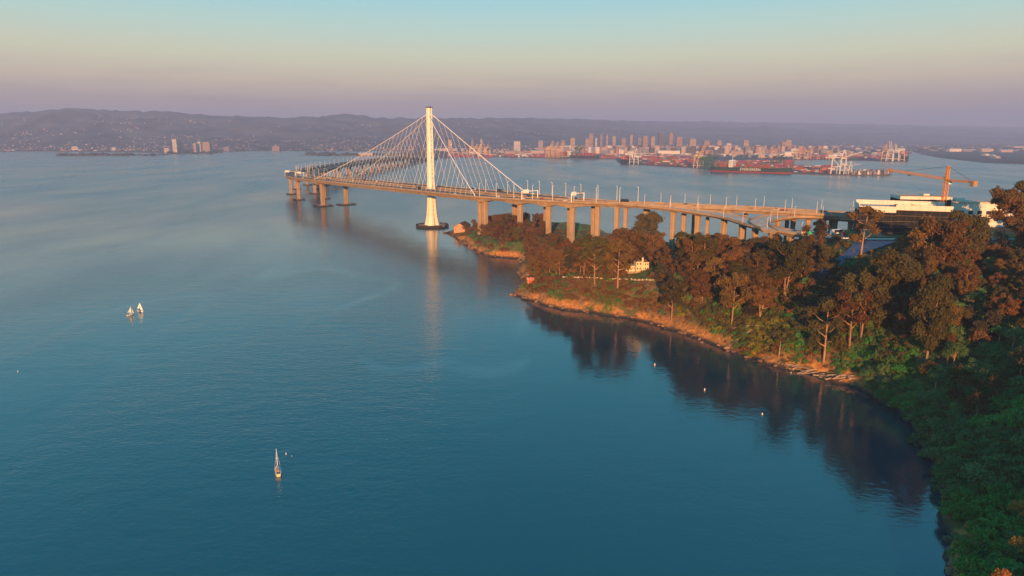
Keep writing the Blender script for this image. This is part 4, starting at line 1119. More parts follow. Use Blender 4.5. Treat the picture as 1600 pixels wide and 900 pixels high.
for (x0, x1, y0, y1, n) in ((1004, 1085, 245, 253.5, 420), (1120, 1235, 253, 262, 620), (1240, 1300, 262, 266, 160), (700, 850, 241.5, 245.5, 260), (935, 966, 243.6, 247.2, 120), (1240, 1380, 243, 248.6, 420), (830, 858, 243, 245.6, 90), (1330, 1388, 270.2, 271.6, 60)):
    for _ in range(n):
        p = at(rs.uniform(x0, x1), rs.uniform(y0, y1), 2.6); lv = rs.randint(1, 4)
        items.append((p.x, p.y, 2.6, rs.choice([12.2, 12.2, 25, 38]), 2.6 * rs.randint(1, 3), 2.6 * lv, rs.choice([0, 0, .08, -.25]), rs.choice([0, 0, 0, 1, 1, 2, 3, 4, 5])))
box_cloud('container_yard', items, CT, 'rows of red and brown containers filling the port yards')
items = []
for _ in range(160):
    p = at(rs.uniform(1330, 1388), rs.uniform(270.6, 272.6), 2.6); items.append((p.x, p.y, 2.6, rs.uniform(4, 9), rs.uniform(3, 6), rs.uniform(4, 14), rs.uniform(-.4, .4), rs.choice([0, 3, 4, 4, 3])))
box_cloud('quay_clutter', items, PAL, 'pale machinery and trucks parked at the end of the quay')
# remains of the old crossing beside the skyway landing
old = thing('old_bridge_piers', 'row of dark old piers with a low deck beside the skyway landing', 'pier', tuple(at(603, 251.5)))
o0, o1 = at(583, 255.2) - at(603, 251.5), at(640, 247.4) - at(603, 251.5)
for k in range(14):
    q = o0.lerp(o1, k / 13); mb = MB(); mb.box((q.x, q.y, 6), (16, 12, 14), .3); mb.box((q.x, q.y, 13.5), (20, 14, 2), .3); mb.build('pier', M['fender'], old)
MB().beam(o0 + Vector((0, 0, 16)), o1 + Vector((0, 0, 16)), 12, 2.5).build('deck', M['fender'], old)
# floating boom line left of the middle ship
bl = MB(); bl.tube([at(800, 248.5, .3), at(850, 252.5, .3), at(893, 255.2, .3), at(903, 251.6, .3)], .9, 5)
tag(bl.build('breakwater', M['rock']), 'thin dark breakwater line on the water in front of the middle ship', 'breakwater')
# ================================================================ leaves
def leaf_mat(name, c1, c2, rnd=.28, trans=.18):
    m = bpy.data.materials.new(name); m.use_nodes = True
    t = m.node_tree; b = t.nodes['Principled BSDF']; out = t.nodes['Material Output']
    b.inputs['Roughness'].default_value = .75; b.inputs['Specular IOR Level'].default_value = .12
    tc = t.nodes.new('ShaderNodeTexCoord'); oi = t.nodes.new('ShaderNodeObjectInfo')
    n = t.nodes.new('ShaderNodeTexNoise'); n.inputs['Scale'].default_value = .55; n.inputs['Detail'].default_value = 4
    t.links.new(tc.outputs['Object'], n.inputs['Vector'])
    mr = t.nodes.new('ShaderNodeMapRange'); mr.inputs['From Min'].default_value, mr.inputs['From Max'].default_value = .33, .67
    t.links.new(n.outputs['Fac'], mr.inputs['Value'])
    mx = t.nodes.new('ShaderNodeMixRGB'); mx.inputs[1].default_value = (*c1, 1); mx.inputs[2].default_value = (*c2, 1)
    t.links.new(mr.outputs[0], mx.inputs[0])
    hs = t.nodes.new('ShaderNodeHueSaturation')
    for inp, lo, hi, ch in (('Value', 1 - rnd, 1 + rnd, 0), ('Hue', .482, .518, 1)):
        r = t.nodes.new('ShaderNodeMapRange'); r.inputs['To Min'].default_value, r.inputs['To Max'].default_value = lo, hi
        src = oi.outputs['Random']
        if ch:
            w = t.nodes.new('ShaderNodeMath'); w.operation = 'MULTIPLY'; w.inputs[1].default_value = 7.31
            f = t.nodes.new('ShaderNodeMath'); f.operation = 'FRACT'
            t.links.new(src, w.inputs[0]); t.links.new(w.outputs[0], f.inputs[0]); src = f.outputs[0]
        t.links.new(src, r.inputs['Value']); t.links.new(r.outputs[0], hs.inputs[inp])
    t.links.new(mx.outputs[0], hs.inputs['Color']); t.links.new(hs.outputs[0], b.inputs['Base Color'])
    tr = t.nodes.new('ShaderNodeBsdfTranslucent'); t.links.new(hs.outputs[0], tr.inputs['Color'])
    ms = t.nodes.new('ShaderNodeMixShader'); ms.inputs[0].default_value = trans
    t.links.new(b.outputs[0], ms.inputs[1]); t.links.new(tr.outputs[0], ms.inputs[2]); t.links.new(ms.outputs[0], out.inputs['Surface'])
    return m
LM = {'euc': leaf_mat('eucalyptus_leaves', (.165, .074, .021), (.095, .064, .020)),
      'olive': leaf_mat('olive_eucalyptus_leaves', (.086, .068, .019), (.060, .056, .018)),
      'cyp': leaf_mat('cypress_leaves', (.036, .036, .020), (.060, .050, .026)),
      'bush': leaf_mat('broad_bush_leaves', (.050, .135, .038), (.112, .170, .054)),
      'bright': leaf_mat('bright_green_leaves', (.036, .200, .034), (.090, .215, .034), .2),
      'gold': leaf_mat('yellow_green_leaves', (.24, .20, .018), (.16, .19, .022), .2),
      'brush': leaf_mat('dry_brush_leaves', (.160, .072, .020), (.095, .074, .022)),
      'orange': leaf_mat('orange_autumn_leaves', (.42, .16, .03), (.30, .15, .035), .15)}

def leaf_cloud(clumps, per, size, droop=.35, rng=RNG, shell=.55, asp=1.6):
    """many small four-sided leaf sprays through each clump's volume, thickest near its skin"""
    Vs = []
    for (cx, cy, cz, rx, ry, rz_) in clumps:
        n = int(per * (rx * ry * rz_) ** .45)
        d = rng.normal(size=(n, 3)); d /= np.linalg.norm(d, axis=1)[:, None]
        r = (shell + (1 - shell) * rng.random(n)) * (1 + .18 * rng.normal(size=n))
        lump = 1 + .22 * np.sin(d[:, 0] * 5 + cx) * np.sin(d[:, 1] * 5 + cy) * np.sin(d[:, 2] * 4 + cz)
        P = d * (r * lump)[:, None] * np.array([rx, ry, rz_]) + np.array([cx, cy, cz])
        nrm = d + rng.normal(size=(n, 3)) * .75 + np.array([0, 0, droop * .5]); nrm /= np.linalg.norm(nrm, axis=1)[:, None]
        a = np.cross(nrm, rng.normal(size=(n, 3))); a /= np.linalg.norm(a, axis=1)[:, None] + 1e-9
        b = np.cross(nrm, a)
        s = size * (.6 + .8 * rng.random(n))[:, None]
        a = a * s * .5; b = b * s * .5 * asp
        Vs.append(np.stack([P - a - b * .4, P + a * .9 - b * .7, P + a * .5 + b, P - a * .8 + b * .6], 1))
    V = np.concatenate(Vs).reshape(-1, 3)
    return V, np.arange(len(V)).reshape(-1, 4)

def make_eucalyptus(seed, H, style):
    """tapered pale trunk with forks; crown in separate clumps with sky between; base at origin"""
    rg = random.Random(seed); rn = np.random.default_rng(seed)
    tb = MB(); clumps = []
    lean = rg.uniform(-.08, .08), rg.uniform(-.08, .08)
    nst = 1 if style != 'forked' else 2
    for st in range(nst):
        ax, ay = lean[0] + (st * 2 - 1) * .10 * (nst - 1), lean[1] + rg.uniform(-.05, .05)
        pts = []
        for k in range(7):
            u = k / 6; pts.append(Vector((ax * H * u + math.sin(u * 3 + seed) * .35, ay * H * u + math.cos(u * 2.3 + seed) * .3, H * .86 * u)))
        r0 = H * .017 + .12
        tb.tube(pts, [r0 * (1.25 if k == 0 else 1 - .12 * k) for k in range(7)], 7)
        nl = {'tall': 11, 'forked': 8, 'dense': 15, 'sparse': 9, 'slender': 12}[style]
        lo = {'tall': .36, 'forked': .34, 'dense': .15, 'sparse': .30, 'slender': .22}[style]
        for k in range(nl):
            u = lo + (1 - lo) * (k + rg.random() * .6) / nl; u = min(u, .98)
            i = min(int(u * 6), 5); p = pts[i].lerp(pts[i + 1], u * 6 - i)
            ang = k * 2.4 + rg.uniform(-.5, .5) + seed; reach = H * (.13 + .15 * (1 - abs(u - .62) * 1.3)) * rg.uniform(.75, 1.25)
            if style == 'dense': reach *= .9
            if style == 'slender': reach *= .5
            q = p + Vector((math.cos(ang) * reach, math.sin(ang) * reach, reach * rg.uniform(.35, .8)))
            mid = p.lerp(q, .5) + Vector((0, 0, -reach * .10))
            tb.tube([p, mid, q], [r0 * (1 - u) * .7 + .10, r0 * (1 - u) * .4 + .07, .04], 5)
            for c in range({'tall': 2, 'forked': 2, 'dense': 3, 'sparse': 1, 'slender': 2}[style]):
                cr_ = H * rg.uniform(.075, .118) * (1.12 if style == 'dense' else 1)
                o = Vector((rg.uniform(-1, 1), rg.uniform(-1, 1), rg.uniform(-.5, .6))) * cr_ * .9 * (c > 0)
                clumps.append((q.x + o.x, q.y + o.y, q.z + o.z, cr_ * rg.uniform(1, 1.3), cr_ * rg.uniform(1, 1.3), cr_ * rg.uniform(.6, .85)))
        tip = pts[-1]
        for c in range(3): clumps.append((tip.x + rg.uniform(-1, 1) * H * .06, tip.y + rg.uniform(-1, 1) * H * .06, tip.z + H * .05 * c * .8, H * .085, H * .085, H * .065))
    V, Q = leaf_cloud(clumps, 78, .62, .4, rn)
    return tb.mesh('trunk', M['bark'], True), (V, Q)
def crown_mesh(VQ, m, name='crown'): return np_mesh(name, VQ[0], VQ[1], m)
def make_cypress(seed, H):
    rg = random.Random(seed); rn = np.random.default_rng(seed); tb = MB(); cl = []
    tb.tube([(0, 0, 0), (.2, .1, H * .45), (0, 0, H * .8)], [H * .03, H * .02, .08], 7)
    for k in range(22):
        u = .18 + .8 * k / 22; rr = H * .34 * math.sin(math.pi * min(.98, .25 + .72 * u)) ** .8
        a = k * 2.4 + seed; d = rr * rg.uniform(.35, .8)
        c = H * rg.uniform(.09, .13); cl.append((math.cos(a) * d, math.sin(a) * d, H * u, c * 1.35, c * 1.35, c * .7))
        tb.tube([(0, 0, H * u * .85), (math.cos(a) * d, math.sin(a) * d, H * u)], [.16, .05], 4)
    return tb.mesh('trunk', M['bark'], True), leaf_cloud(cl, 60, .75, .2, rn)
def make_bush(seed, W, H, per=58, size=.42, n=17):
    rg = random.Random(seed); rn = np.random.default_rng(seed); tb = MB(); cl = []
    for k in range(n):
        a = k * 2.4 + seed; d = W * .5 * math.sqrt((k + .5) / n) * rg.uniform(.8, 1.05)
        z = H * (.80 - .55 * (d / (W * .5)) ** 2) * rg.uniform(.8, 1.12); c = W * rg.uniform(.12, .19)
        cl.append((math.cos(a) * d, math.sin(a) * d, max(z, c * .5), c, c, c * .8))
        if k % 3 == 0: tb.tube([(0, 0, -.5), (math.cos(a) * d * .4, math.sin(a) * d * .4, z * .55), (math.cos(a) * d, math.sin(a) * d, z)], [.16, .09, .04], 5)
    return tb.mesh('stem', M['bark'], True), leaf_cloud(cl, per, size, .5, rn, .5, 1.3)

STYLES = ['tall', 'forked', 'dense', 'sparse', 'tall', 'dense', 'forked', 'sparse', 'dense', 'slender', 'slender']
EUC = []
for i, s in enumerate(STYLES):
    tk, vq = make_eucalyptus(100 + i, 24.0, s)
    EUC.append((s, tk, (crown_mesh(vq, LM['euc']), crown_mesh(vq, LM['olive']))))
CYP = [(tk, crown_mesh(vq, LM['cyp'])) for tk, vq in (make_cypress(200 + i, 16.0) for i in range(4))]
BUSH = []
for i in range(7):
    tk, vq = make_bush(300 + i, 8.0, 5.2)
    BUSH.append((tk, {k: crown_mesh(vq, LM[k]) for k in ('bush', 'bright', 'gold', 'orange', 'olive', 'brush')}))
BRUSH = []
for i in range(5):
    tk, vq = make_bush(400 + i, 5.0, 3.2, 34, .55, 9)
    BRUSH.append((tk, {k: crown_mesh(vq, LM[k]) for k in ('brush', 'bush', 'gold', 'bright')}))

# ---------------------------------------------------------------- where each grows
LANDMARKS = [((720, 355), 'the boathouse on the point'), ((800, 365), 'the viaduct columns on the point'), ((770, 392), 'the bare bluff of the point'), ((829, 440), 'the red hut'), ((850, 405), 'the cove beside the red hut'),
             ((905, 436), 'the white wall along the track'), ((1000, 415), 'the white house'), ((950, 395), 'the grove left of the white house'), ((1052, 400), 'the grey gabled house'), ((1100, 420), 'the dense grove right of the grey gabled house'),
             ((1150, 380), 'the foot of the exit ramp'), ((1210, 400), 'the end of the exit ramp'), ((1240, 440), 'the left edge of the blue tarp'), ((1320, 410), 'the blue tarp'), ((1300, 370), 'the lorry park under the loop ramp'),
             ((1180, 470), 'the slope above the leaning shore log'), ((1130, 520), 'the leaning shore log'), ((1000, 490), 'the orange bluffs'), ((900, 475), 'the low bluff below the red hut'), ((1200, 540), 'the yellow green bushes by the shore'), ((1300, 580), 'the driftwood heap'),
             ((1345, 500), 'the tall forked eucalyptus'), ((1280, 500), 'the slope left of the tall forked eucalyptus'), ((1400, 400), 'the guard rail below the dark building'), ((1480, 400), 'the guard rail below the tower crane'), ((1570, 380), 'the right end of the guard rail'), ((1400, 330), 'the dark wrapped building'), ((1560, 320), 'the white walled block on the hill'),
             ((1450, 510), 'the big round crown in the shade'), ((1540, 480), 'the dark upper slope at the right edge'), ((1400, 560), 'the green hollow below the round crown'), ((1380, 640), 'the shaded shore below the driftwood'), ((1480, 620), 'the shaded hillside in the middle right'), ((1580, 580), 'the bright green clearing'),
             ((1560, 680), 'the shaded hillside at the right edge'), ((1460, 720), 'the dark inlet'), ((1540, 780), 'the orange leaved tree'), ((1490, 830), 'the little stony beach'), ((1550, 870), 'the bottom right corner')]
def near_landmark(px_, py_): return min(LANDMARKS, key=lambda q: (q[0][0] - px_) ** 2 + ((q[0][1] - py_) * 1.4) ** 2)[1]
STW = {'tall': 'tall bare trunked', 'forked': 'forked', 'dense': 'full crowned', 'sparse': 'thin crowned', 'slender': 'slender'}
count = {'euc': 0, 'cyp': 0, 'bush': 0, 'brush': 0}
taken = []
def free(x, y, r):
    for (a, b, c) in taken:
        if (a - x) ** 2 + (b - y) ** 2 < (r + c) ** 2: return False
    return True
rt = random.Random(77)
def plant_euc(x, y, H, k=None, label=None, z=None, wf=1.0):
    if label is None and hides(x, y, hgt(x, y), H * 1.08, H * .62): return
    k = rt.randrange(len(EUC)) if k is None else k
    s, tk, cr_ = EUC[k]
    z0 = hgt(x, y) if z is None else z
    px_, py_ = pix((x, y, z0))
    size = 'low' if H < 14 else ('mid height' if H < 21 else 'lofty')
    lm_ = near_landmark(px_, py_)
    t = thing('eucalyptus_tree', label or f'{size} {STW[s]} eucalyptus by {lm_}', 'tree', (x, y, z0 - .4), rt.uniform(0, 6.28), None if label else 'eucalyptus trees by ' + lm_)
    sc = H / 24.0; t.scale = (sc * wf * rt.uniform(.85, 1.1), sc * wf * rt.uniform(.85, 1.1), sc)
    link('trunk', tk, t); link('crown', cr_[0 if rt.random() < .66 else 1], t); count['euc'] += 1
    taken.append((x, y, (2.2 * sc + .8) * wf))
def plant_cyp(x, y, H, label=None):
    if label is None and hides(x, y, hgt(x, y), H * 1.1, H * .9): return
    tk, cr_ = rt.choice(CYP); z0 = hgt(x, y); px_, py_ = pix((x, y, z0)); lm_ = near_landmark(px_, py_)
    t = thing('cypress_tree', label or f'dark {"broad" if H > 13 else "small"} cypress by {lm_}', 'tree', (x, y, z0 - .3), rt.uniform(0, 6.28), None if label else 'dark cypresses by ' + lm_)
    sc = H / 16.0; t.scale = (sc * rt.uniform(.9, 1.2), sc * rt.uniform(.9, 1.2), sc)
    link('trunk', tk, t); link('crown', cr_, t); count['cyp'] += 1; taken.append((x, y, 3.0 * sc))
BW = {'bush': 'green', 'bright': 'bright green', 'gold': 'yellow green', 'orange': 'orange leaved', 'brush': 'rust brown'}
def plant_bush(x, y, W, kind, small=False, label=None, dz=0.0):
    tk, crs = rt.choice(BRUSH if small else BUSH); z0 = hgt(x, y); px_, py_ = pix((x, y, z0)); lm_ = near_landmark(px_, py_)
    t = thing('scrub_bush' if small else 'leafy_bush', label or f'{"low" if W < 5 else "large" if W > 8.5 else "rounded"} {BW[kind]} bush by {lm_}', 'bush', (x, y, z0 - .3 + dz), rt.uniform(0, 6.28), None if label else f'{BW[kind]} bushes by ' + lm_)
    sc = W / (5.0 if small else 8.0); t.scale = (sc, sc, sc * rt.uniform(.85, 1.35))
    link('stem', tk, t); link('crown', crs[kind], t); count['brush' if small else 'bush'] += 1; taken.append((x, y, W * (.22 if small else .27)))

def hero(bx, by, ty, k, label, wf=.85):
    g = ground_at(bx, by); top = aty(bx, ty, g.y + 1)
    plant_euc(g.x, g.y, max(8.0, (top.z - g.z) / .98), k, label, None, wf)
hero(1343, 531, 428, 1, 'tall forked eucalyptus with orange lit trunk standing alone mid slope')
hero(1328, 545, 452, 0, 'slender eucalyptus just left of the tall forked one, reddish trunk')
hero(1285, 572, 466, 3, 'pale trunked eucalyptus with bare lower branches nearest the driftwood heap')
hero(1448, 566, 446, 5, 'big round crowned eucalyptus half in shade, hanging low over the hollow', .62)
hero(1345, 398, 322, 7, 'lone eucalyptus in front of the left corner of the dark building')
hero(1465, 440, 345, 1, 'eucalyptus with pale forking trunk below the tower crane')
hero(1446, 432, 342, 2, 'brown crowned eucalyptus in front of the right part of the dark building')
hero(1504, 420, 336, 5, 'wide brown eucalyptus right of the tower crane')
hero(1400, 505, 395, 8, 'thick dark eucalyptus between the tall forked one and the shade')
hero(1225, 470, 378, 1, 'eucalyptus with forked glowing trunk left of the blue tarp')
hero(1048, 503, 436, 0, 'slim eucalyptus rooted on the orange bluff above the water')
hero(1143, 508, 425, 4, 'straight bare trunked eucalyptus above the leaning shore log')
hero(1292, 432, 385, 8, 'golden round eucalyptus on the left edge of the blue tarp')
hero(1010, 402, 334, 2, 'tallest dark crowned tree against the viaduct above the white house')
hero(1565, 385, 296, 0, 'tall eucalyptus on the skyline near the right edge')
hero(1595, 380, 290, 5, 'dense eucalyptus at the right edge of the skyline')
hero(930, 446, 372, 0, 'bare trunked eucalyptus rising through the white wall line')
hero(965, 450, 376, 4, 'pair leading eucalyptus in the grove left of the white house')
hero(1180, 402, 371, 6, 'forked eucalyptus below the exit ramp bend')
hero(1395, 470, 400, 6, 'forked eucalyptus below the right end of the blue tarp')

CLEAR = [(1345, 385), (1365, 384), (1385, 382), (1352, 393), (1330, 397), (1316, 404), (1296, 421), (1284, 430), (1277, 434), (1390, 345), (1405, 352), (1390, 362), (1415, 345), (1430, 342), (1365, 368), (1308, 362), (1318, 364), (1297, 362), (1268, 360),
         (995, 417), (1003, 418), (1010, 416), (1017, 418), (988, 422), (1052, 399), (829, 437), (900, 435.5), (940, 437), (880, 434.5), (1275, 372), (1330, 375), (1290, 374), (1300, 384), (1440, 372), (1550, 374), (1580, 374), (1570, 350),
         (1080, 352), (1098, 355), (1120, 358), (1145, 350), (1200, 366), (1230, 372), (1250, 366), (1035, 345), (1055, 352), (830, 345), (870, 345), (890, 345), (915, 340), (840, 352), (718, 356), (735, 352), (1170, 358), (1190, 359), (1220, 364), (1245, 368), (1205, 352), (1140, 360), (1152, 364), (1165, 366), (1182, 369), (1202, 372), (1222, 373), (1238, 374), (1494, 322), (1520, 318), (1535, 316), (1562, 318), (1480, 318), (1556, 305), (1545, 328), (1515, 326)]
def hides(x, y, z, H, W):
    a, b = pix((x, y, z)), pix((x, y, z + H)); w = W / 2 * F_PX / math.hypot(y, CAM_H - z)
    for u, v in CLEAR:
        if abs(u - a[0]) < w + 1 and b[1] - 1 < v < a[1]: return True
    return False
def in_view(x, y, z, H):
    a, b = pix((x, y, z)), pix((x, y, z + H))
    return -60 < a[0] < 1680 and b[1] < 940 and a[1] > 200 and y > 60
KEEP_OUT = [(at(1000, 424, 25), 13), (at(1052, 402, 33), 6), (at(1013, 402, 30), 6), (at(718, 362, 4), 14), (at(829, 441, 7), 5)]
def blocked(x, y, px_, py_):
    for p, r in KEEP_OUT:
        if (p.x - x) ** 2 + (p.y - y) ** 2 < r * r: return True
    if 1322 < px_ and 366 < py_ < 380: return True                       # the road
    if 1272 < px_ < 1400 and abs(py_ - np.interp(px_, [1272, 1300, 1330, 1400], [434, 412, 393, 382])) < 9: return True    # the tarp
    if 985 < px_ < 1012 and 424 < py_ < 445: return True                  # open view of the white house
    if 240 < x < 400 and 462 < y < 540: return True                       # the construction site
    return False
low_n = 0
# grove by grove, random order, never closer than their crowns allow
cands = [(rt.uniform(-100, 420), rt.uniform(90, 900)) for _ in range(26000)]
for x, y in cands:
    sd = sdist(x, y)
    if sd < 3: continue
    z = hgt(x, y); px_, py_ = pix((x, y, z))
    if not in_view(x, y, z, 22) or blocked(x, y, px_, py_): continue
    patch = float(fbm(np.array([x / 26]), np.array([y / 26]), 91, 3)[0])
    if y > 680:                                        # the point
        if y > 830 or px_ > 850 or px_ < 735: continue
        if x > 62 or sd < 16: continue
        if free(x, y, 3.7) and count['euc'] < 308: plant_euc(x, y, rt.uniform(9, 15), rt.choice([2, 5, 8, 6, 1]))
    elif y > 560:                                      # low ground beneath the viaduct
        if sd < 8 or x > 235 or (low_n >= 16 and px_ > 870): continue
        low_n += 1 if free(x, y, 5.5) and px_ > 860 else 0
        if px_ < 870 and free(x, y, 3.0): plant_euc(x, y, rt.uniform(10, 16))
        elif patch > .60 and y < 600 and free(x, y, 5.5) and count['euc'] < 312: plant_euc(x, y, rt.uniform(11, 15))
    elif px_ < 1265 and y > 330:                       # the sunlit promontory
        if sd < 14: continue
        front = py_ > np.interp(px_, [820, 870, 965, 1050, 1130, 1265], [432, 437, 440, 466, 496, 525])
        if front: continue
        if 1225 < px_ and py_ > 385 and patch > .44: continue
        hmax = float(np.interp(px_, [820, 880, 940, 1000, 1030, 1055, 1130, 1200, 1265], [19, 27, 32, 34, 30, 23, 24, 22, 19]))
        if y > 505: hmax *= .80
        if rt.random() < .14 and free(x, y, 4.0) and count['cyp'] < 70: plant_cyp(x, y, rt.uniform(10, 15))
        elif free(x, y, 2.9) and count['euc'] < 312: plant_euc(x, y, hmax * rt.uniform(.68, 1.05), rt.choice([9, 10, 9, 10, 0, 4, 7]) if 870 < px_ < 975 else None)
    elif y > 285 and px_ > 1265:                       # the right hand slopes up to the road
        if py_ > np.interp(px_, [1265, 1330, 1400, 1480, 1600], [470, 505, 545, 560, 520]): continue
        if py_ < 366 and px_ < 1500: continue
        if patch > .56 and px_ < 1420: continue
        if rt.random() < .25 and free(x, y, 4.2) and count['cyp'] < 70: plant_cyp(x, y, rt.uniform(9, 15))
        elif free(x, y, 2.6) and count['euc'] < 312: plant_euc(x, y, rt.uniform(11, 18), None, None, None, .85)
oak_n = 0
for x, y in [(rt.uniform(90, 330), rt.uniform(150, 430)) for _ in range(9000)]:
    sd = sdist(x, y)
    if sd < 9 or oak_n >= 110: continue
    z = hgt(x, y); px_, py_ = pix((x, y, z))
    if not (1255 < px_ < 1680) or not (425 < py_ < np.interp(px_, [1255, 1340, 1440, 1680], [520, 545, 640, 690])) or blocked(x, y, px_, py_): continue
    if float(fbm(np.array([x / 24]), np.array([y / 24]), 133, 3)[0]) > .58 and py_ > 520: continue
    lift, W_ = rt.uniform(2.5, 6.5), rt.uniform(6.0, 9.5)
    if not free(x, y, W_ * .24) or hides(x, y, z, lift + W_ * .62, W_): continue
    tk, crs = rt.choice(BUSH); sc = W_ / 8.0; kd = rt.choice(['olive', 'olive', 'bush', 'bush', 'brush']); lm_ = near_landmark(px_, py_)
    t = thing('oak_tree', f'{"tall" if lift > 4.5 else "low"} round {dict(olive="olive", bush="dark green", brush="rust brown")[kd]} oak by {lm_}', 'tree', (x, y, z - .3), rt.uniform(0, 6.28), 'oaks by ' + lm_)
    MB().tube([(0, 0, -.3), (.2, .1, lift * .5), (0, 0, lift + 2.0)], [.36, .28, .16], 6).build('trunk', M['bark'], t, True)
    link('limbs', tk, t, (0, 0, lift), 0, sc); link('crown', crs[kd], t, (0, 0, lift), 0, (sc, sc, sc * rt.uniform(1.0, 1.35))); taken.append((x, y, W_ * .25)); oak_n += 1
EDGE = [(x_ + rt.uniform(-1, 4), y_ + rt.uniform(-2, 2)) for x_, y_ in smooth_line([tuple(q) for q in SHORE[7:16]], 130)]
for x, y in EDGE + [(rt.uniform(60, 330), rt.uniform(95, 420)) for _ in range(26000)]:
    sd = sdist(x, y)
    if sd < (-.6 if y < 318 else 2): continue
    z = hgt(x, y); px_, py_ = pix((x, y, z))
    if not (1150 < px_ < 1655) or py_ > 985 or py_ < np.interp(px_, [1150, 1250, 1340, 1420, 1600], [500, 450, 490, 520, 505]) or (px_ < 1345 and sd < 3) or (px_ > 1470 and 815 < py_ and sd < 4) or blocked(x, y, px_, py_): continue
    patch = float(fbm(np.array([x / 24]), np.array([y / 24]), 133, 3)[0])
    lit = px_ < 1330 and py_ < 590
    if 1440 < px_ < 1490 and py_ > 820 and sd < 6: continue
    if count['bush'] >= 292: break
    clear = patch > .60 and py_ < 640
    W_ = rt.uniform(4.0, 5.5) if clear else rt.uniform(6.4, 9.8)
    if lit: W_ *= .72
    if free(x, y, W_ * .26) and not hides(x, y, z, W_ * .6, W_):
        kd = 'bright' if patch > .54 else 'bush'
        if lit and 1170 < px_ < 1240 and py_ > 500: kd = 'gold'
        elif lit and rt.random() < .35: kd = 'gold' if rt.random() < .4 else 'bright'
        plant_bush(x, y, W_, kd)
FRONT = ([820, 870, 965, 1050, 1130, 1265, 1345], [428, 433, 437, 458, 482, 510, 530])
def front_slope(px_, py_, y):
    if y > 690: return px_ < 860 and py_ > np.interp(px_, [735, 760, 800, 860], [368, 380, 385, 372])
    return 815 < px_ < 1350 and py_ > np.interp(px_, *FRONT)
for x, y in [(rt.uniform(-95, 215), rt.uniform(300, 860)) for _ in range(60000)]:
    sd = sdist(x, y)
    if sd < 4.5: continue
    z = hgt(x, y); px_, py_ = pix((x, y, z))
    if not front_slope(px_, py_, y) or blocked(x, y, px_, py_): continue
    if z < 6.5 and y < 560 and (px_ < 1130) and rt.random() < .75: continue
    if count['brush'] >= 295: break
    if free(x, y, .9):
        kd = rt.choice(['brush', 'brush', 'brush', 'bush']) if px_ < 1060 else rt.choice(['brush', 'brush', 'bush', 'gold', 'bright'])
        W_ = rt.uniform(3.0, 6.0)
        if not hides(x, y, z, W_ * .6, W_): plant_bush(x, y, W_, kd, True)
for (px_, py_, W_, lb) in ((1586, 836, 5.0, 'orange leaved tree top at the right edge, upper of two'), (1585, 893, 4.4, 'orange leaved bush at the right edge below the upper orange one'), (1560, 945, 4.6, 'orange leaved bush cut off by the bottom right corner')):
    p = ground_at(px_, py_); tk, crs = BUSH[1]; sc = W_ / 8.0
    t = thing('orange_tree', lb, 'tree', (p.x, p.y, p.z - .2), 1.3)
    MB().tube([(0, 0, -.5), (.1, .1, 3), (0, 0, 7.5)], [.24, .18, .08], 6).build('trunk', M['bark'], t, True)
    link('crown', crs['orange'], t, (0, 0, 5.6), 0, (sc, sc, sc * 1.4))
# thickets: low leafy growth closing the woods between the trunks
def thicket(name, key, n, test, label, hmin, hmax, rad, per, size):
    rg = np.random.default_rng(hash(key) % 1000 + 5 if False else len(key) * 31 + n); cl = []; tries = 0
    while len(cl) < n and tries < n * 60:
        tries += 1
        x, y = rg.uniform(-95, 330), rg.uniform(100, 860); sd = sdist(x, y)
        if sd < 2: continue
        z = hgt(x, y); px_, py_ = pix((x, y, z))
        if px_ > 1660 or py_ > 960 or blocked(x, y, px_, py_) or not test(x, y, px_, py_, sd, z): continue
        h = rg.uniform(hmin, hmax)
        if hides(x, y, z, h + rad, rad * 2): continue
        r = rad * rg.uniform(.7, 1.3)
        cl.append((x, y, z + h - r * .3, r, r, r * .8))
    V, Q = leaf_cloud(cl, per, size, .4, rg, .5, 1.3)
    tag(link(name, np_mesh(name, V, Q, LM[key])), label, kind='stuff')
def in_wood(x, y, px_, py_, sd, z):
    if y > 690: return px_ < 850 and x < 55 and sd > 14
    if y > 560: return px_ < 875 and sd > 8
    return 820 < px_ and y > 330 and sd > 12 and not front_slope(px_, py_, y) and (px_ < 1265 or py_ > 378) and py_ < 520
thicket('thicket', 'brush', 1500, in_wood, 'rust brown thicket filling the woods between the trunks', 1.0, 7.0, 1.9, 34, .75)
thicket('woodland_canopy', 'euc', 1100, lambda *a: in_wood(*a) and a[2] < 1330 and a[3] < np.interp(a[2], FRONT[0], FRONT[1]) - 6, 'rust brown canopy of smaller trees closing the sunlit woods', 5.0, 13.0, 2.4, 40, .62)
thicket('thicket', 'euc', 900, in_wood, 'olive thicket filling the woods between the trunks', 1.5, 9.0, 2.1, 34, .75)
thicket('thicket', 'bush', 1100, lambda x, y, px_, py_, sd, z: px_ > 1230 and y < 420 and py_ > np.interp(px_, [1230, 1340, 1600], [490, 500, 420]), 'dark green thicket closing the gaps on the shaded slope', .6, 3.0, 1.5, 40, .5)
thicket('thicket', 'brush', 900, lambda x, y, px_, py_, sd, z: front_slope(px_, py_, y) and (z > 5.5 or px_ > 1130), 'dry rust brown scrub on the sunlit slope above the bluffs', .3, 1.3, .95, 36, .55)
thicket('thicket', 'olive', 620, lambda x, y, px_, py_, sd, z: 1060 < px_ < 1420 and sd > 7 and y > 300 and np.interp(px_, [1060, 1265, 1420], [445, 455, 470]) < py_ < 570, 'olive thicket beneath the trees above the driftwood shore', 1.0, 6.0, 1.8, 40, .58)
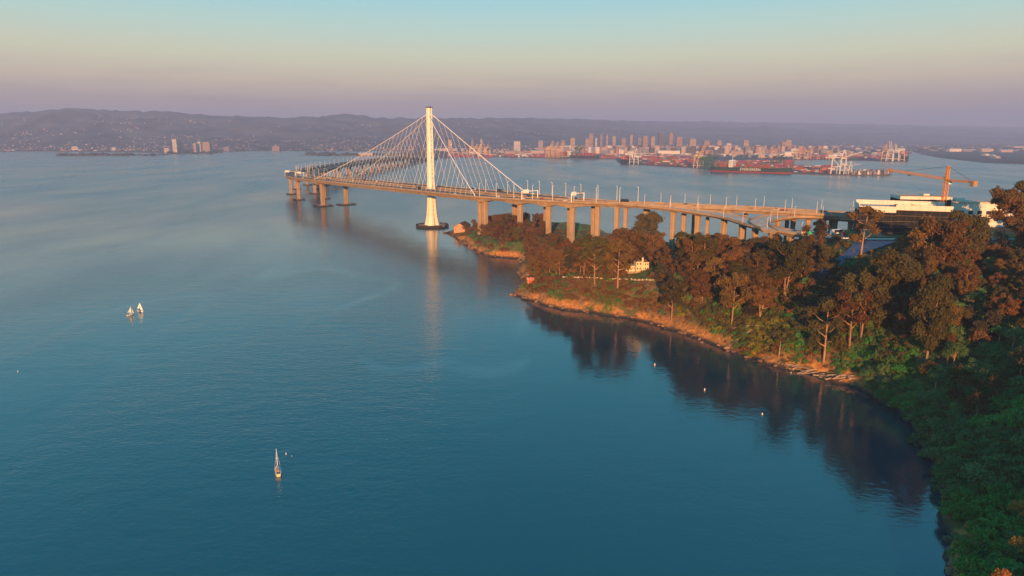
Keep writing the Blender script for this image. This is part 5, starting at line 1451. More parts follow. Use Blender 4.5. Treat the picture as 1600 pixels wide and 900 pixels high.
thicket('thicket', 'gold', 260, lambda x, y, px_, py_, sd, z: 1080 < px_ < 1330 and sd > 6 and y > 300 and 478 < py_ < 575 and float(fbm(np.array([x / 18]), np.array([y / 18]), 66, 2)[0]) > .5, 'sunlit yellow green brush above the shore', .4, 1.6, 1.3, 44, .5)
# ground cover: grass tufts and low scrub nobody could count
gcx, gcy = RNG.uniform(-95, 420, 60000), RNG.uniform(90, 900, 60000)
P = []
cell_i = np.clip(((gcx - GX0) / GS).round().astype(int), 0, len(gx) - 1); cell_j = np.clip(((gcy - GY0) / GS).round().astype(int), 0, len(gy) - 1)
ok = SD[cell_j, cell_i] > 4.0
ok &= ~((gcx > 205) & (gcx < 420) & (gcy > 432) & (gcy < 540))
gxs, gys = gcx[ok], gcy[ok]
gzs = np.array([hgt(a, b) for a, b in zip(gxs, gys)])
bare = (gzs < 7.5) & (gys > 330) & (RNG.random(len(gzs)) < .8)
pn = fbm(gxs / 14, gys / 14, 57, 3)
for key, sel in (('brush', (pn <= .50) & ~bare), ('bush', (pn > .50) & (pn <= .58) & ~bare), ('bright', (pn > .58) & ~bare)):
    xs, ys, zs = gxs[sel], gys[sel], gzs[sel]; n = len(xs)
    s = RNG.uniform(.5, 1.3, n)
    c = np.stack([xs, ys, zs + s * .3], 1); Vs = []
    for r in range(2):
        d = RNG.normal(size=(n, 3)) * .5 + np.array([0, 0, .7]); d /= np.linalg.norm(d, axis=1)[:, None]
        a = np.cross(d, RNG.normal(size=(n, 3))); a /= np.linalg.norm(a, axis=1)[:, None] + 1e-9; b = np.cross(d, a)
        a, b = a * s[:, None] * .6, b * s[:, None] * .6; o = RNG.normal(size=(n, 3)) * .3
        Vs.append(np.stack([c + o - a - b * .5, c + o + a - b, c + o + a * .6 + b, c + o - a + b * .7], 1))
    V = np.concatenate(Vs).reshape(-1, 3)
    tag(link('undergrowth', np_mesh('undergrowth', V, np.arange(len(V)).reshape(-1, 4), LM[key])), {'brush': 'rust brown low scrub covering the island slopes', 'bush': 'dull green low scrub covering the island slopes', 'bright': 'bright green grass and weeds in the clearings'}[key], kind='stuff')
# ================================================================ road, rail and tarp on the hillside
road_pts = smooth_line([(219, 472, 51.55), (228, 466, 51.8), (240, 460, 52.15), (290, 451, 53.4), (340, 442, 54.65), (470, 420, 58.2)], 60)
road_pts[:, 2] = [max(z, hgt(x, y) + .12) for x, y, z in road_pts]
rA, rB = offset_pts(road_pts, -3.6, 3.6)
RD = Road(rA, rB)
tag(RD.girder(1.2, .05, .3).build('road', M['asphalt']), 'narrow asphalt road along the hillside below the dark building', kind='structure')
gr = thing('guard_rail', 'long white guard rail beside the hillside road, broken by tree trunks', 'guard rail', tuple(rA[0]))
o = Vector(rA[0]); rp = RD.edge(-.03)
for k in range(0, 59, 1):
    a, b = Vector(rp[k]) - o, Vector(rp[k + 1]) - o
    MB().beam(a + Vector((0, 0, .85)), b + Vector((0, 0, .85)), .25, .75).build('rail', M['white_paint'], gr)
    if k % 2 == 0: MB().beam(a, a + Vector((0, 0, .8)), .2).build('post', M['wood_dark'], gr)
M['tarp'] = mat('blue_grey_tarp', (.045, .050, .115), .45, var=.35, scale=.5, bump=.5, spec=.5)
tl = [(1338, 378), (1322, 394), (1303, 408), (1287, 421), (1270, 436)]; tr = [(1402, 379), (1374, 389), (1338, 402), (1312, 419), (1287, 439)]
def pl(pts, n):
    P = np.array(pts, float); return np.stack([np.interp(np.linspace(0, len(P) - 1, n), range(len(P)), P[:, k]) for k in (0, 1)], 1)
NA, NB = 44, 22
LA, LB = pl(tl, NA), pl(tr, NA); GA = []
for i in range(NA):
    g0, g1 = ground_at(*LA[i]), ground_at(*LB[i])
    for j in range(NB):
        q = g0.lerp(g1, j / (NB - 1)); GA.append((q.x, q.y, hgt(q.x, q.y) + .55 + .30 * math.sin(j * 1.9) + .2 * random.random()))
ix = np.arange(NA * NB).reshape(NA, NB)
TQ = np.stack([ix[:-1, :-1], ix[:-1, 1:], ix[1:, 1:], ix[1:, :-1]], -1).reshape(-1, 4)
tag(link('tarp', np_mesh('tarp', GA, TQ, M['tarp'])), 'dark blue tarp laid over the bare slope below the road', 'tarp')

# ================================================================ construction site
M['netting'] = mat('black_scaffold_netting', (.018, .018, .02), .9, var=.35, scale=.35, bump=.3)
M['site_white'] = mat('white_site_panels', (.64, .60, .54), .6, var=.08, scale=.3, dirt=(.5, .42, .33))
M['blue_sheet'] = mat('blue_plastic_sheet', (.05, .06, .30), .4)
bA, bB = Vector((246, 484, 53)), Vector((300, 463.5, 53))
bd_ = (bB - bA).normalized(); bn = Vector((-bd_.y, bd_.x, 0)); brz = math.atan2(bd_.y, bd_.x)
site = thing('wrapped_building', 'building wrapped in black netting with white parapet panels on its roof edge', 'building', tuple(bA), brz)
def sbox(nm, x0, x1, y0, y1, z0, z1, m, par=site):
    mb = MB(); mb.box(((x0 + x1) / 2, (y0 + y1) / 2, (z0 + z1) / 2), (x1 - x0, y1 - y0, z1 - z0)); return mb.build(nm, m, par)
Lb = (bB - bA).length
sbox('netting_wall', 0, 23, 0, 28, -3, 16.6, M['netting']); sbox('netting_wall', 23.05, Lb, 4, 30, -3, 18.2, M['netting'])
for k in range(12):
    x = 1.0 + k * 4.9
    y = -.15 if x < 22.6 else 3.85
    sbox('scaffold_pole', x, x + .22, y - .12, y + .1, -3, 16.4 if x < 22.6 else 18.0, M['dark_steel'])
for z in (1, 5, 9, 13):
    sbox('scaffold_deck', .2, 22.8, -.42, -.02, z, z + .25, M['wood_dark']); sbox('scaffold_deck', 23.3, Lb - .2, 3.55, 3.97, z, z + .25, M['wood_dark'])
for k in range(5): sbox('parapet_panel', .1 + k * 4.6, 4.6 + k * 4.6, -.35, .25, 15.4, 19.6, M['site_white'])
for k in range(7): sbox('parapet_panel', 23.2 + k * 4.98, 28.1 + k * 4.98, 3.55, 4.15, 17.0, 20.6, M['site_white'])
for k in range(6): sbox('parapet_panel', -.4, .2, .4 + k * 4.6, 4.9 + k * 4.6, 16.2, 20.4, M['site_white'])
for k in range(11): sbox('parapet_panel', .3 + k * 5.2, 5.4 + k * 5.2, 28.2, 28.8, 18.4, 21.6, M['site_white'])
sbox('roof_deck', .3, 22.8, .3, 27.8, 16.65, 17.0, M['concrete']); sbox('roof_deck', 23.3, Lb - .3, 4.3, 28.1, 18.25, 18.6, M['concrete'])
sbox('blue_sheet', 19.0, 22.4, 5, 5.4, 17.0, 20.2, M['blue_sheet'])
for k in range(8): sbox('roof_crate', 3 + k * 5.2, 5 + k * 5.2, 14, 17, 18.7 if k > 3 else 17.05, 20 if k > 3 else 18.3, M['site_white'] if k % 2 else M['dark_steel'])
up = thing('white_walled_block', 'long pale walled block on the hill behind the trees right of the tower crane', 'building', (318, 500, 56), -.12)
sbox('wall', 0, 62, 0, 20, -3, 17, M['site_white'], up); sbox('roof', -.4, 62.4, -.4, 20.4, 17.02, 17.8, M['ramp_concrete'], up)
for k in range(10): sbox('window', 3 + k * 6, 6 + k * 6, -.12, .3, 9, 11.5, M['glass'], up); sbox('window', 3.02 + k * 6, 6.02 + k * 6, -.12, .3, 4, 6.5, M['glass'], up)
sbox('roof_unit', 8, 14, 5, 10, 17.85, 20, M['site_white'], up); sbox('roof_unit', 40, 44, 6, 10, 17.85, 19.6, M['dark_steel'], up)
mid = thing('white_roof_block', 'low white topped block between the dark building and the tower crane', 'building', (286, 505, 55), -.2)
sbox('wall', 0, 34, 0, 22, -3, 20.2, M['netting'], mid); sbox('parapet', -.3, 34.3, -.3, 22.3, 20.22, 22.3, M['site_white'], mid); sbox('roof', .6, 33.4, .6, 21.4, 22.32, 22.6, M['ramp_concrete'], mid); sbox('roof_unit', 18, 22, 8, 12, 22.62, 23.8, M['site_white'], mid)
sbox('roof_rail', 0, 34, -.2, .1, 22.9, 23.1, M['dark_steel'], mid)
# tower crane
M['crane_yellow'] = mat('tower_crane_orange', (.62, .25, .04), .5, var=.1)
mb_ = aty(1474.5, 316, 498); base = Vector((mb_.x, 498, hgt(mb_.x, 498)))
zt = aty(1477, 283, 498).z; H_ = zt - base.z
tcr = thing('tower_crane', 'orange lattice tower crane with long jib rising behind the dark building', 'crane', tuple(base))
def lattice(p0, p1, w, h, n, m, nm, par, tri=False, rad=.13):
    p0, p1 = Vector(p0), Vector(p1); d = (p1 - p0).normalized(); s = d.cross(Vector((0, 0, 1)))
    if s.length < .1: s = Vector((1, 0, 0))
    s.normalize(); u = s.cross(d)
    cor = [(-w / 2, 0), (w / 2, 0), (0, h)] if tri else [(-w / 2, -h / 2), (w / 2, -h / 2), (w / 2, h / 2), (-w / 2, h / 2)]
    mb = MB()
    for a, b in cor: mb.beam(p0 + s * a + u * b, p1 + s * a + u * b, rad * 2)
    for k in range(n):
        q0, q1 = p0.lerp(p1, k / n), p0.lerp(p1, (k + 1) / n)
        for i in range(len(cor)):
            (a, b), (c, e) = cor[i], cor[(i + 1) % len(cor)]
            mb.beam(q0 + s * a + u * b, q1 + s * c + u * e, rad * 1.2); mb.beam(q1 + s * a + u * b, q1 + s * c + u * e, rad * 1.2)
    return mb.build(nm, m, par)
lattice((0, 0, 0), (0, 0, H_), 2.4, 2.4, int(H_ / 2.6), M['crane_yellow'], 'mast', tcr, rad=.17)
jt = aty(1386, 266.5, 560) - base; jd = Vector((jt.x, jt.y, 0)); rise = max(jt.z - H_ - .8, 0.0)
tipL = min(max(jd.length, 55.0), 112.0)
jdir = Vector((-.50, .866, 0)) if jd.length < 1 else jd.normalized()
lattice((0, 0, H_ + .8), Vector((0, 0, H_ + .8 + rise)) + jdir * tipL, 1.6, 1.6, 24, M['crane_yellow'], 'jib', tcr, True, .13)
lattice((0, 0, H_ + .8), Vector((0, 0, H_ + .8)) - jdir * 26, 1.8, 1.2, 8, M['crane_yellow'], 'counter_jib', tcr, False, .2)
lattice((0, 0, H_), (0, 0, H_ + 10.5), 1.6, 1.6, 5, M['crane_yellow'], 'apex', tcr, False, .18)
cw = MB(); c0 = Vector((0, 0, H_ - .4)) - jdir * 24; cw.box((c0.x, c0.y, c0.z), (3.2, 3.2, 3.4), math.atan2(jdir.y, jdir.x)); cw.build('counterweight', M['concrete'], tcr)
cbm = MB(); cbm.box((1.2, -1.6, H_ - .8), (2.0, 2.0, 2.4)); cbm.build('cab', M['white_paint'], tcr)
cwn = MB(); cwn.box((1.2, -2.62, H_ - .5), (1.5, .1, 1.2)); cwn.build('cab_window', M['glass'], tcr)
tb_ = MB(); ap = Vector((0, 0, H_ + 10.5)); tb_.tube([ap, Vector((0, 0, H_ + .8 + rise * .7 + 1.5)) + jdir * (tipL * .7)], .12, 5); tb_.tube([ap, Vector((0, 0, H_ + 1.4)) - jdir * 22], .12, 5); tb_.build('tie_bar', M['dark_steel'], tcr)
hk = MB(); hp_ = Vector((0, 0, H_ + rise * .6)) + jdir * (tipL * .6); hk.box((hp_.x, hp_.y, hp_.z), (1.6, 1.6, .8)); hk.build('trolley', M['dark_steel'], tcr)
mc = thing('mobile_crane_boom', 'thin dark lattice boom leaning right above the white walled block', 'crane', tuple(aty(1546, 312, 505)))
lattice((0, 0, -12), aty(1560, 290, 505) - aty(1546, 312, 505), 1.2, 1.2, 12, M['dark_steel'], 'boom', mc, False, .12)
mc2 = MB(); mc2.box((0, 0, -13), (4, 3, 2.6)); mc2.build('carriage', M['crane_yellow'], mc)

# lorry park under the loop
g = lambda x, y: ground_at(x, y)
p = g(1309, 366); t = thing('site_van', 'white box van parked under the right end of the loop ramp', 'van', tuple(p), .3)
for n_, me in zip(('body', 'side_windows', 'wheel_set'), CM[('white', 'truck')]): link(n_, me, t)
p = g(1318, 368); ex = thing('digger', 'small red and yellow digger standing at the road end', 'digger', tuple(p), -.3)
mb = MB(); mb.box((0, -.95, .45), (3.4, .55, .9)); mb.box((0, .95, .45), (3.4, .55, .9)); mb.build('tracks', M['dark_steel'], ex)
mb = MB(); mb.box((-.3, 0, 1.6), (2.6, 2.1, 1.3)); mb.build('body', CT[0], ex)
mb = MB(); mb.box((-.2, .3, 2.8), (1.3, 1.2, 1.2)); mb.build('cab', M['crane_yellow'], ex)
mb = MB(); mb.beam((1, -.3, 1.8), (3.2, -.3, 3.6), .4); mb.beam((3.2, -.3, 3.6), (4.4, -.3, 1.4), .32); mb.box((4.4, -.3, .9), (.8, .9, .8)); mb.build('arm', M['crane_yellow'], ex)
M['tent_green'] = mat('green_tent_cloth', (.05, .42, .22), .7)
p = g(1268, 372); tn = thing('tent', 'small bright green pointed tent behind the exit ramp', 'tent', tuple(p + Vector((0, 4, 0))))
mb = MB(); mb.add([(-2, -2, 2), (2, -2, 2), (2, 2, 2), (-2, 2, 2), (0, 0, 4.6)], [(0, 1, 4), (1, 2, 4), (2, 3, 4), (3, 0, 4)]); mb.build('canopy', M['tent_green'], tn)
for sx in (-1.9, 1.9):
    for sy in (-1.9, 1.9): MB().beam((sx, sy, 0), (sx, sy, 2), .12).build('leg', M['white_paint'], tn)
p = g(1297, 370); um = thing('closed_parasol', 'tall closed white parasol beside the site van', 'parasol', tuple(p))
MB().tube([(0, 0, 0), (0, 0, 6.2)], .08, 6).build('pole', M['dark_steel'], um); MB().tube([(0, 0, 1.8), (0, 0, 3.2), (0, 0, 6.0)], [.5, .7, .08], 8).build('canopy', M['white_paint'], um)
M['cone_orange'] = mat('traffic_cone_orange', (.6, .16, .04), .6)
for k, (cx_, lb) in enumerate(((1254, 'orange traffic barrel on the ramp end, left one'), (1257.5, 'orange traffic barrel on the ramp end, right one'))):
    p = at(cx_, 366, 51.7); cn = thing('traffic_barrel', lb, 'traffic barrel', tuple(p))
    MB().tube([(0, 0, 0), (0, 0, .25)], .75, 10).build('base', M['dark_steel'], cn); MB().tube([(0, 0, .25), (0, 0, 2.2)], [.55, .4], 10).build('body', M['cone_orange'], cn); MB().tube([(0, 0, 1.0), (0, 0, 1.4)], [.52, .48], 10, cap=False).build('band', M['white_paint'], cn)
rw = thing('retaining_wall', 'concrete wedge wall at the foot of the dark building', 'wall', tuple(g(1362, 371)), brz)
mb = MB(); mb.add([(-6, 0, -1), (9, 0, -1), (9, .8, -1), (-6, .8, -1), (-6, 0, 5.0), (2, 0, 5.0), (2, .8, 5.0), (-6, .8, 5.0), (9, 0, .6), (9, .8, .6)], [(0, 1, 8, 5, 4), (3, 7, 6, 9, 2), (4, 5, 6, 7), (5, 8, 9, 6), (1, 2, 9, 8), (0, 4, 7, 3), (0, 3, 2, 1)]); mb.build('wall_panel', M['concrete'], rw)
mb = MB(); mb.beam((-6, .4, 5.12), (2, .4, 5.12), .9, .2); mb.build('coping', M['site_white'], rw)

# ================================================================ houses
M['cream_wall'] = mat('cream_house_wall', (.66, .55, .35), .75, var=.06)
M['roof_brown'] = mat('brown_shingle_roof', (.12, .07, .05), .85, var=.2, scale=3)
M['roof_grey'] = mat('grey_shingle_roof', (.20, .19, .19), .85, var=.2, scale=3)
M['roof_pink'] = mat('pink_tile_roof', (.36, .17, .14), .85, var=.2, scale=3)
def house_block(par, x, y, w, d, h, roof, wm, rm, z=0.0, win=2, st=2, hip=True, ov=.5):
    mb = MB(); mb.box((x, y, z + h / 2 - 1), (w, d, h + 2)); mb.build('wall', wm, par)
    r = MB(); W2, D2 = w / 2 + ov, d / 2 + ov; zz = z + h + .03
    if hip:
        k = min(W2, D2) * .95; lx, ly = max(W2 - k, .1), max(D2 - k, .1)
        if W2 >= D2: ly = .05
        else: lx = .05
        r.add([(x - W2, y - D2, zz), (x + W2, y - D2, zz), (x + W2, y + D2, zz), (x - W2, y + D2, zz), (x - lx, y - ly, zz + roof), (x + lx, y - ly, zz + roof), (x + lx, y + ly, zz + roof), (x - lx, y + ly, zz + roof)],
              [(0, 1, 5, 4), (1, 2, 6, 5), (2, 3, 7, 6), (3, 0, 4, 7), (4, 5, 6, 7), (3, 2, 1, 0)])
    else:                                              # gable ends at -y and +y
        r.add([(x - W2, y - D2, zz), (x + W2, y - D2, zz), (x + W2, y + D2, zz), (x - W2, y + D2, zz), (x, y - D2, zz + roof), (x, y + D2, zz + roof)], [(0, 4, 5, 3), (1, 2, 5, 4), (3, 2, 1, 0)])
        g_ = MB(); g_.add([(x - w / 2, y - d / 2 - .02, zz), (x + w / 2, y - d / 2 - .02, zz), (x, y - d / 2 - .02, zz + roof * .93), (x - w / 2, y - d / 2 + .3, zz), (x + w / 2, y - d / 2 + .3, zz), (x, y - d / 2 + .3, zz + roof * .93)],
                         [(0, 1, 2), (5, 4, 3), (0, 3, 4, 1), (1, 4, 5, 2), (2, 5, 3, 0)]); g_.build('gable', wm, par)
    ro = r.build('roof', rm, par)
    for s in range(st):
        for k in range(win):
            wx = x - w / 2 + w * (k + .5) / win; wz = z + h * (s + .55) / st; ww, wh = min(1.3, w / win * .5), min(1.7, h / st * .5)
            f = MB(); f.box((wx, y - d / 2 - .06, wz), (ww + .3, .14, wh + .3)); fr = f.build('window', M['white_paint'], par)
            q = MB(); q.box((wx, y - d / 2 - .15, wz), (ww, .06, wh)); q.build('pane', M['glass'], fr)
    return ro
p = g(1001, 427); p = Vector((p.x, p.y + 7, hgt(p.x, p.y + 5))); wh = thing('white_house', 'cream two storey house glowing in the sun among the trees', 'house', tuple(p), .15); wh.scale = (.78, .78, .86)
house_block(wh, -1.5, 0, 5.0, 7.5, 8.2, 2.0, M['cream_wall'], M['roof_brown'], 0, 2, 2)
house_block(wh, 5.2, .8, 6.5, 7.0, 7.4, 2.2, M['cream_wall'], M['roof_brown'], 0, 3, 2)
house_block(wh, -7.4, 1.0, 5.6, 6.0, 4.4, 1.6, M['cream_wall'], M['roof_grey'], 0, 3, 1)
mb = MB(); mb.box((2.2, -2.6, 5.2), (1.5, 1.3, 12.4)); mb.build('chimney', M['cream_wall'], wh)
mb = MB(); mb.box((-2, -6.2, -.4), (22, .5, 1.6)); mb.build('terrace_wall', M['concrete'], wh)
mb = MB(); mb.box((-12.6, 2, 2.5), (2.2, 4, 5.2)); mb.build('side_annex', M['cream_wall'], wh)
for k in range(6): MB().box((-13 + k * 4.2, -5.8, 1.3), (.25, .25, 1.4)).build('post', M['white_paint'], wh)
for (bx, by, rm, wm, lb, rzz, sz) in ((1052, 404, 'roof_grey', 'white_paint', 'grey gabled house with white trim half hidden by trees', -.4, 8), (1014, 403, 'roof_pink', 'site_white', 'house with dusty pink roof just above the white house', .3, 8), (972, 402, 'roof_grey', 'site_white', 'small dark roofed house left of and above the white house', .2, 7)):
    q = g(bx, by); z_ = hgt(q.x, q.y + 4); hs_ = thing('cottage', lb, 'house', (q.x, q.y + 4, z_ + 3.5), rzz); house_block(hs_, 0, 0, sz, sz * .9, 5.0, 3.2, M[wm], M[rm], 0, 3, 2, hip=False)
    mb = MB(); mb.box((0, 0, -3.5), (sz, sz * .9, 5)); mb.build('foundation', M['concrete'], hs_)
    mb = MB(); mb.box((sz * .25, 1, 8), (.9, .9, 3)); mb.build('chimney', M['roof_pink'], hs_)
p = Vector((-66, 852, 3.2)); bh = thing('boathouse', 'gabled concrete boathouse with orange lit front at the tip of the point', 'boathouse', tuple(p), -.25)
M['bh_wall'] = mat('boathouse_concrete', (.42, .27, .17), .85, var=.12, scale=.4, dirt=(.26, .15, .1))
house_block(bh, 0, 12, 14.5, 24, 7.0, 4.6, M['bh_wall'], M['roof_brown'], 0, 3, 1, hip=False, ov=.6)
for k in range(4):
    f = MB(); f.box((-7.32, 4 + k * 5.5, 4), (.16, 2.2, 2.2)); fr = f.build('window', M['white_paint'], bh); q = MB(); q.box((-7.43, 4 + k * 5.5, 4), (.06, 1.8, 1.8)); q.build('pane', M['glass'], fr)
p = g(829, 443); ht_ = thing('red_hut', 'small red hut with dark roof on white posts above the cove', 'hut', tuple(p + Vector((0, 2, 1.2))), .2)
M['hut_red'] = mat('red_hut_boards', (.62, .09, .035), .7)
house_block(ht_, 0, 0, 4.2, 3.6, 2.6, 1.5, M['hut_red'], M['dark_steel'], .6, 1, 1, hip=True)
for sx in (-2.4, 2.4):
    for sy in (-2, 1.8): MB().beam((sx, sy, -3.5), (sx, sy, 2.8), .22).build('post', M['white_paint'], ht_)
mb = MB(); mb.box((0, 0, .25), (5.4, 4.6, .3)); mb.build('deck', M['wood_dark'], ht_)
# white wall along the track, panel by panel
gw = thing('garden_wall', 'long low white wall along the track left of the white house', 'wall', tuple(g(872, 435)))
o = Vector(gw.location); W0 = [g(x, y) for x, y in zip(np.linspace(868, 1022, 27), np.linspace(433.5, 439.5, 27))]
for k in range(26):
    if k in (13, 14, 19): continue
    a, b = W0[k] - o, W0[k + 1] - o; MB().beam(a + Vector((0, 0, .5)), b.lerp(a, .03) + Vector((0, 0, .4)), .3, .9).build('wall_panel', M['concrete'], gw)
    MB().beam(a, a + Vector((0, 0, 1.1)), .4).build('post', M['white_paint'], gw)

# ================================================================ shoreline rocks, logs
def rock_mesh(seed):
    rg = np.random.default_rng(seed); import bmesh
    bm = bmesh.new(); bmesh.ops.create_icosphere(bm, subdivisions=2, radius=1)
    for v in bm.verts:
        d = np.array(v.co); k = 1 + .28 * math.sin(d[0] * 3 + seed) * math.cos(d[1] * 4 + seed) + .12 * rg.normal(); v.co = v.co * k; v.co.z *= .62
    me = bpy.data.meshes.new('boulder'); bm.to_mesh(me); bm.free(); me.materials.append(M['rock']); return me
RK = [rock_mesh(i) for i in range(7)]
shore_pts = []
S2 = smooth_line([(x, y) for x, y in SHORE[8:45]], 900)
nb = 0
for (x, y) in S2:
    if nb >= 230: break
    if rt.random() < .55: continue
    # walk inland or out to the real waterline
    gxn, gyn = x, y
    best = None
    for r in np.linspace(-9, 9, 19):
        for dx, dy in ((1, 0), (0, 1), (.7, .7), (.7, -.7)):
            q = (x + dx * r, y + dy * r); s = abs(sdist(*q) - .5)
            if best is None or s + abs(r) * .05 < best[0]: best = (s + abs(r) * .05, q)
    q = best[1]; px_, py_ = pix((q[0], q[1], 0))
    if not (680 < px_ < 1610 and py_ < 905) or (1350 < px_ and py_ < 815): continue
    sc = rt.uniform(.6, 1.6) * (1.3 if rt.random() < .15 else 1)
    o = link('boulder', rt.choice(RK), None, (q[0] + rt.uniform(-1.5, 1.5), q[1] + rt.uniform(-1.5, 1.5), max(hgt(*q), 0) + .1), rt.uniform(0, 6.28), (sc, sc * rt.uniform(.7, 1.2), sc))
    lm_ = near_landmark(px_, py_); tag(o, f'{"large" if sc > 1.3 else "small" if sc < .9 else "rough"} shore boulder at the waterline by {lm_}', 'boulder', 'shore boulders by ' + lm_); nb += 1
M['driftwood'] = mat('bleached_driftwood', (.30, .22, .16), .85, var=.25, scale=1.5, obj_var=.3)
dw = MB(); dw.tube([(-3.5, 0, 0), (-1, .15, .05), (1.5, -.1, .1), (3.5, .1, 0)], [.26, .24, .2, .12], 7); dw.tube([(1.2, -.05, .1), (2.0, .5, .6)], [.1, .04], 5); DW = dw.mesh('driftwood_log', M['driftwood'], True)
for k in range(34):
    px_ = rt.uniform(1238, 1342); py_ = float(np.interp(px_, [1238, 1290, 1342], [577, 592, 594])) + rt.uniform(-6, 5)
    q = g(px_, py_)
    o = link('driftwood_log', DW, None, (q.x, q.y, max(q.z, 0.1) + .35 + rt.random() * .5), rt.uniform(-.9, .5), rt.uniform(.6, 1.4)); o.rotation_euler = (rt.uniform(-.2, .2), rt.uniform(-.25, .15), rt.uniform(-.6, .7))
    tag(o, 'bleached driftwood log in the heap at the foot of the pale trunked eucalyptus', 'log', 'driftwood logs in the heap on the shore')
for a, b, lb in (((1136, 546), (1178, 521), 'long leaning shore log lit orange, reaching down to the water'), ((1145, 514), (1190, 517), 'fallen bare trunk lying above the leaning shore log')):
    A, B_ = g(*a), g(*b); A.z += .4; B_.z += 3.0
    o = MB().tube([A - A, (B_ - A) * .5 + Vector((0, 0, .8)), B_ - A], [.3, .5, .55], 8).build('fallen_log', M['driftwood'], None, True); o.location = A
    tag(o, lb, 'log')
snag = g(1216, 563); o = MB().tube([(0, 0, -.5), (.3, 0, 5), (.5, .2, 10)], [.28, .2, .08], 6).build('dead_tree', M['driftwood'], None, True); o.location = snag
tag(o, 'thin pale dead trunk standing in the yellow green bushes by the shore', 'tree')

# ================================================================ boats and buoys
M['hull_dark'] = mat('dark_blue_hull', (.02, .025, .035), .3, spec=.5)
M['deck_cream'] = mat('cream_deck', (.72, .62, .45), .6)
M['sail'] = mat('white_sailcloth', (.78, .75, .70), .7, var=.04)
M['sail_cover'] = mat('red_sail_cover', (.40, .09, .06), .8)
def boat_hull(L, B, D, m, par, deckm):
    st = [(-.5, .62, .0), (-.3, .92, -.02), (0, 1, -.04), (.25, .78, .02), (.42, .34, .10), (.5, .03, .18)]
    vs, n = [], len(st)
    for zz, wf, lf in ((-.45, .35, .86), (.15, .85, .95), (1.0, 1.0, 1.0)):
        for sg in (-1, 1):
            for x, w, sh in st: vs.append((x * L * lf, sg * w * B / 2 * wf, zz * D + (sh * D * 1.4 if zz > .5 else 0)))
    fs = []
    for r in range(2):
        for s in (0, 1):
            a, b = r * 2 * n + s * n, (r + 1) * 2 * n + s * n
            for i in range(n - 1): q = (a + i, a + i + 1, b + i + 1, b + i); fs.append(q if s == 0 else q[::-1])
        fs.append((r * 2 * n, r * 2 * n + 2 * n, r * 2 * n + 3 * n, r * 2 * n + n)); fs.append((r * 2 * n + n - 1, r * 2 * n + 2 * n - 1, r * 2 * n + 4 * n - 1, r * 2 * n + 3 * n - 1))
    MB().add(vs, fs).build('hull', m, par, False)
    tp = 4 * n; d = MB(); d.add([(v[0] * .98, v[1] * .96, v[2] - .03) for v in vs[tp:]], [(i, i + 1, n + i + 1, n + i) for i in range(n - 1)]); d.build('deck', deckm, par)
def sailboat(px_, py_, L, mast, heading, label, hullm, sails=None, heel=0.0):
    p = at(px_, py_); t = thing('sailboat', label, 'sailboat', (p.x, p.y, 0), heading); t.rotation_euler = (heel, 0, heading)
    D = L * .13; B = L * .30
    boat_hull(L, B, D, hullm, t, M['deck_cream'])
    c = MB(); c.prism([(-.12 * L, -.2 * B), (.20 * L, -.17 * B), (.20 * L, .17 * B), (-.12 * L, .2 * B)], D - .1, D + .5, 0, .88); c.build('cabin', M['deck_cream'], t)
    cw_ = MB()
    for sy in (-1, 1): cw_.box((.03 * L, sy * .185 * B, D + .27), (.2 * L, .04, .2))
    cw_.build('cabin_windows', M['glass'], t)
    k = MB(); k.box((-.30 * L, 0, D + .02), (.26 * L, .5 * B, .12)); k.build('cockpit', M['wood_dark'], t)
    MB().tube([(.10 * L, 0, D), (.10 * L, 0, mast)], [.13, .08], 6).build('mast', M['white_paint'], t)
    MB().tube([(.10 * L, 0, D + 1.3), (-.36 * L, 0, D + 1.25)], .07, 6).build('boom', M['white_paint'], t)
    MB().beam((.10 * L, -.5, mast * .58), (.10 * L, .5, mast * .58), .07).build('spreader', M['white_paint'], t)
    rg = MB(); rg.tube([(.5 * L, 0, D + .3), (.10 * L, 0, mast)], .025, 4); rg.tube([(-.5 * L, 0, D), (.10 * L, 0, mast)], .025, 4)
    for sy in (-1, 1): rg.tube([(.08 * L, sy * B * .46, D), (.10 * L, 0, mast * .9)], .025, 4)
    rg.build('rigging', M['white_paint'], t)
    if sails:
        def sail(nm, A, Bp, C, belly):
            N_ = 9; vs, fs = [], []
            for i in range(N_):
                u = i / (N_ - 1); p0, p1 = A.lerp(C, u), Bp.lerp(C, u)
                for j in range(N_):
                    v = j / (N_ - 1); q = p0.lerp(p1, v); q.y += belly * math.sin(math.pi * v) * (1 - u) ** .6 * math.sin(math.pi * (.12 + .8 * u)); vs.append(q)
            for i in range(N_ - 1):
                for j in range(N_ - 1): fs.append((i * N_ + j, i * N_ + j + 1, (i + 1) * N_ + j + 1, (i + 1) * N_ + j))
            n0 = len(vs); vs += [v + Vector((0, .03, 0)) for v in vs]; fs += [tuple(n0 + k for k in reversed(f)) for f in fs]
            MB().add(vs, fs).build(nm, M['sail'], t, True)
        sail('mainsail', Vector((.09 * L, 0, D + 1.4)), Vector((-.38 * L, sails * .9, D + 1.4)), Vector((.09 * L, 0, mast * .98)), sails)
        sail('jib', Vector((.48 * L, 0, D + .5)), Vector((.06 * L, sails * .8, D + .9)), Vector((.12 * L, 0, mast * .90)), sails)
    else:
        MB().tube([(.06 * L, 0, D + 1.5), (-.15 * L, 0, D + 1.5), (-.36 * L, 0, D + 1.4)], [.26, .22, .12], 7).build('sail_cover', M['sail_cover'], t)
        MB().tube([(-.42 * L, -.3 * B, D + .1), (-.42 * L, -.3 * B, D + .9), (-.42 * L, .3 * B, D + .9), (-.42 * L, .3 * B, D + .1)], .04, 5).build('stern_rail', M['white_paint'], t)
        MB().box((-.22 * L, .1 * B, D + .75), (.9, .8, .9)).build('hatch_hood', M['sail_cover'], t)
    return t
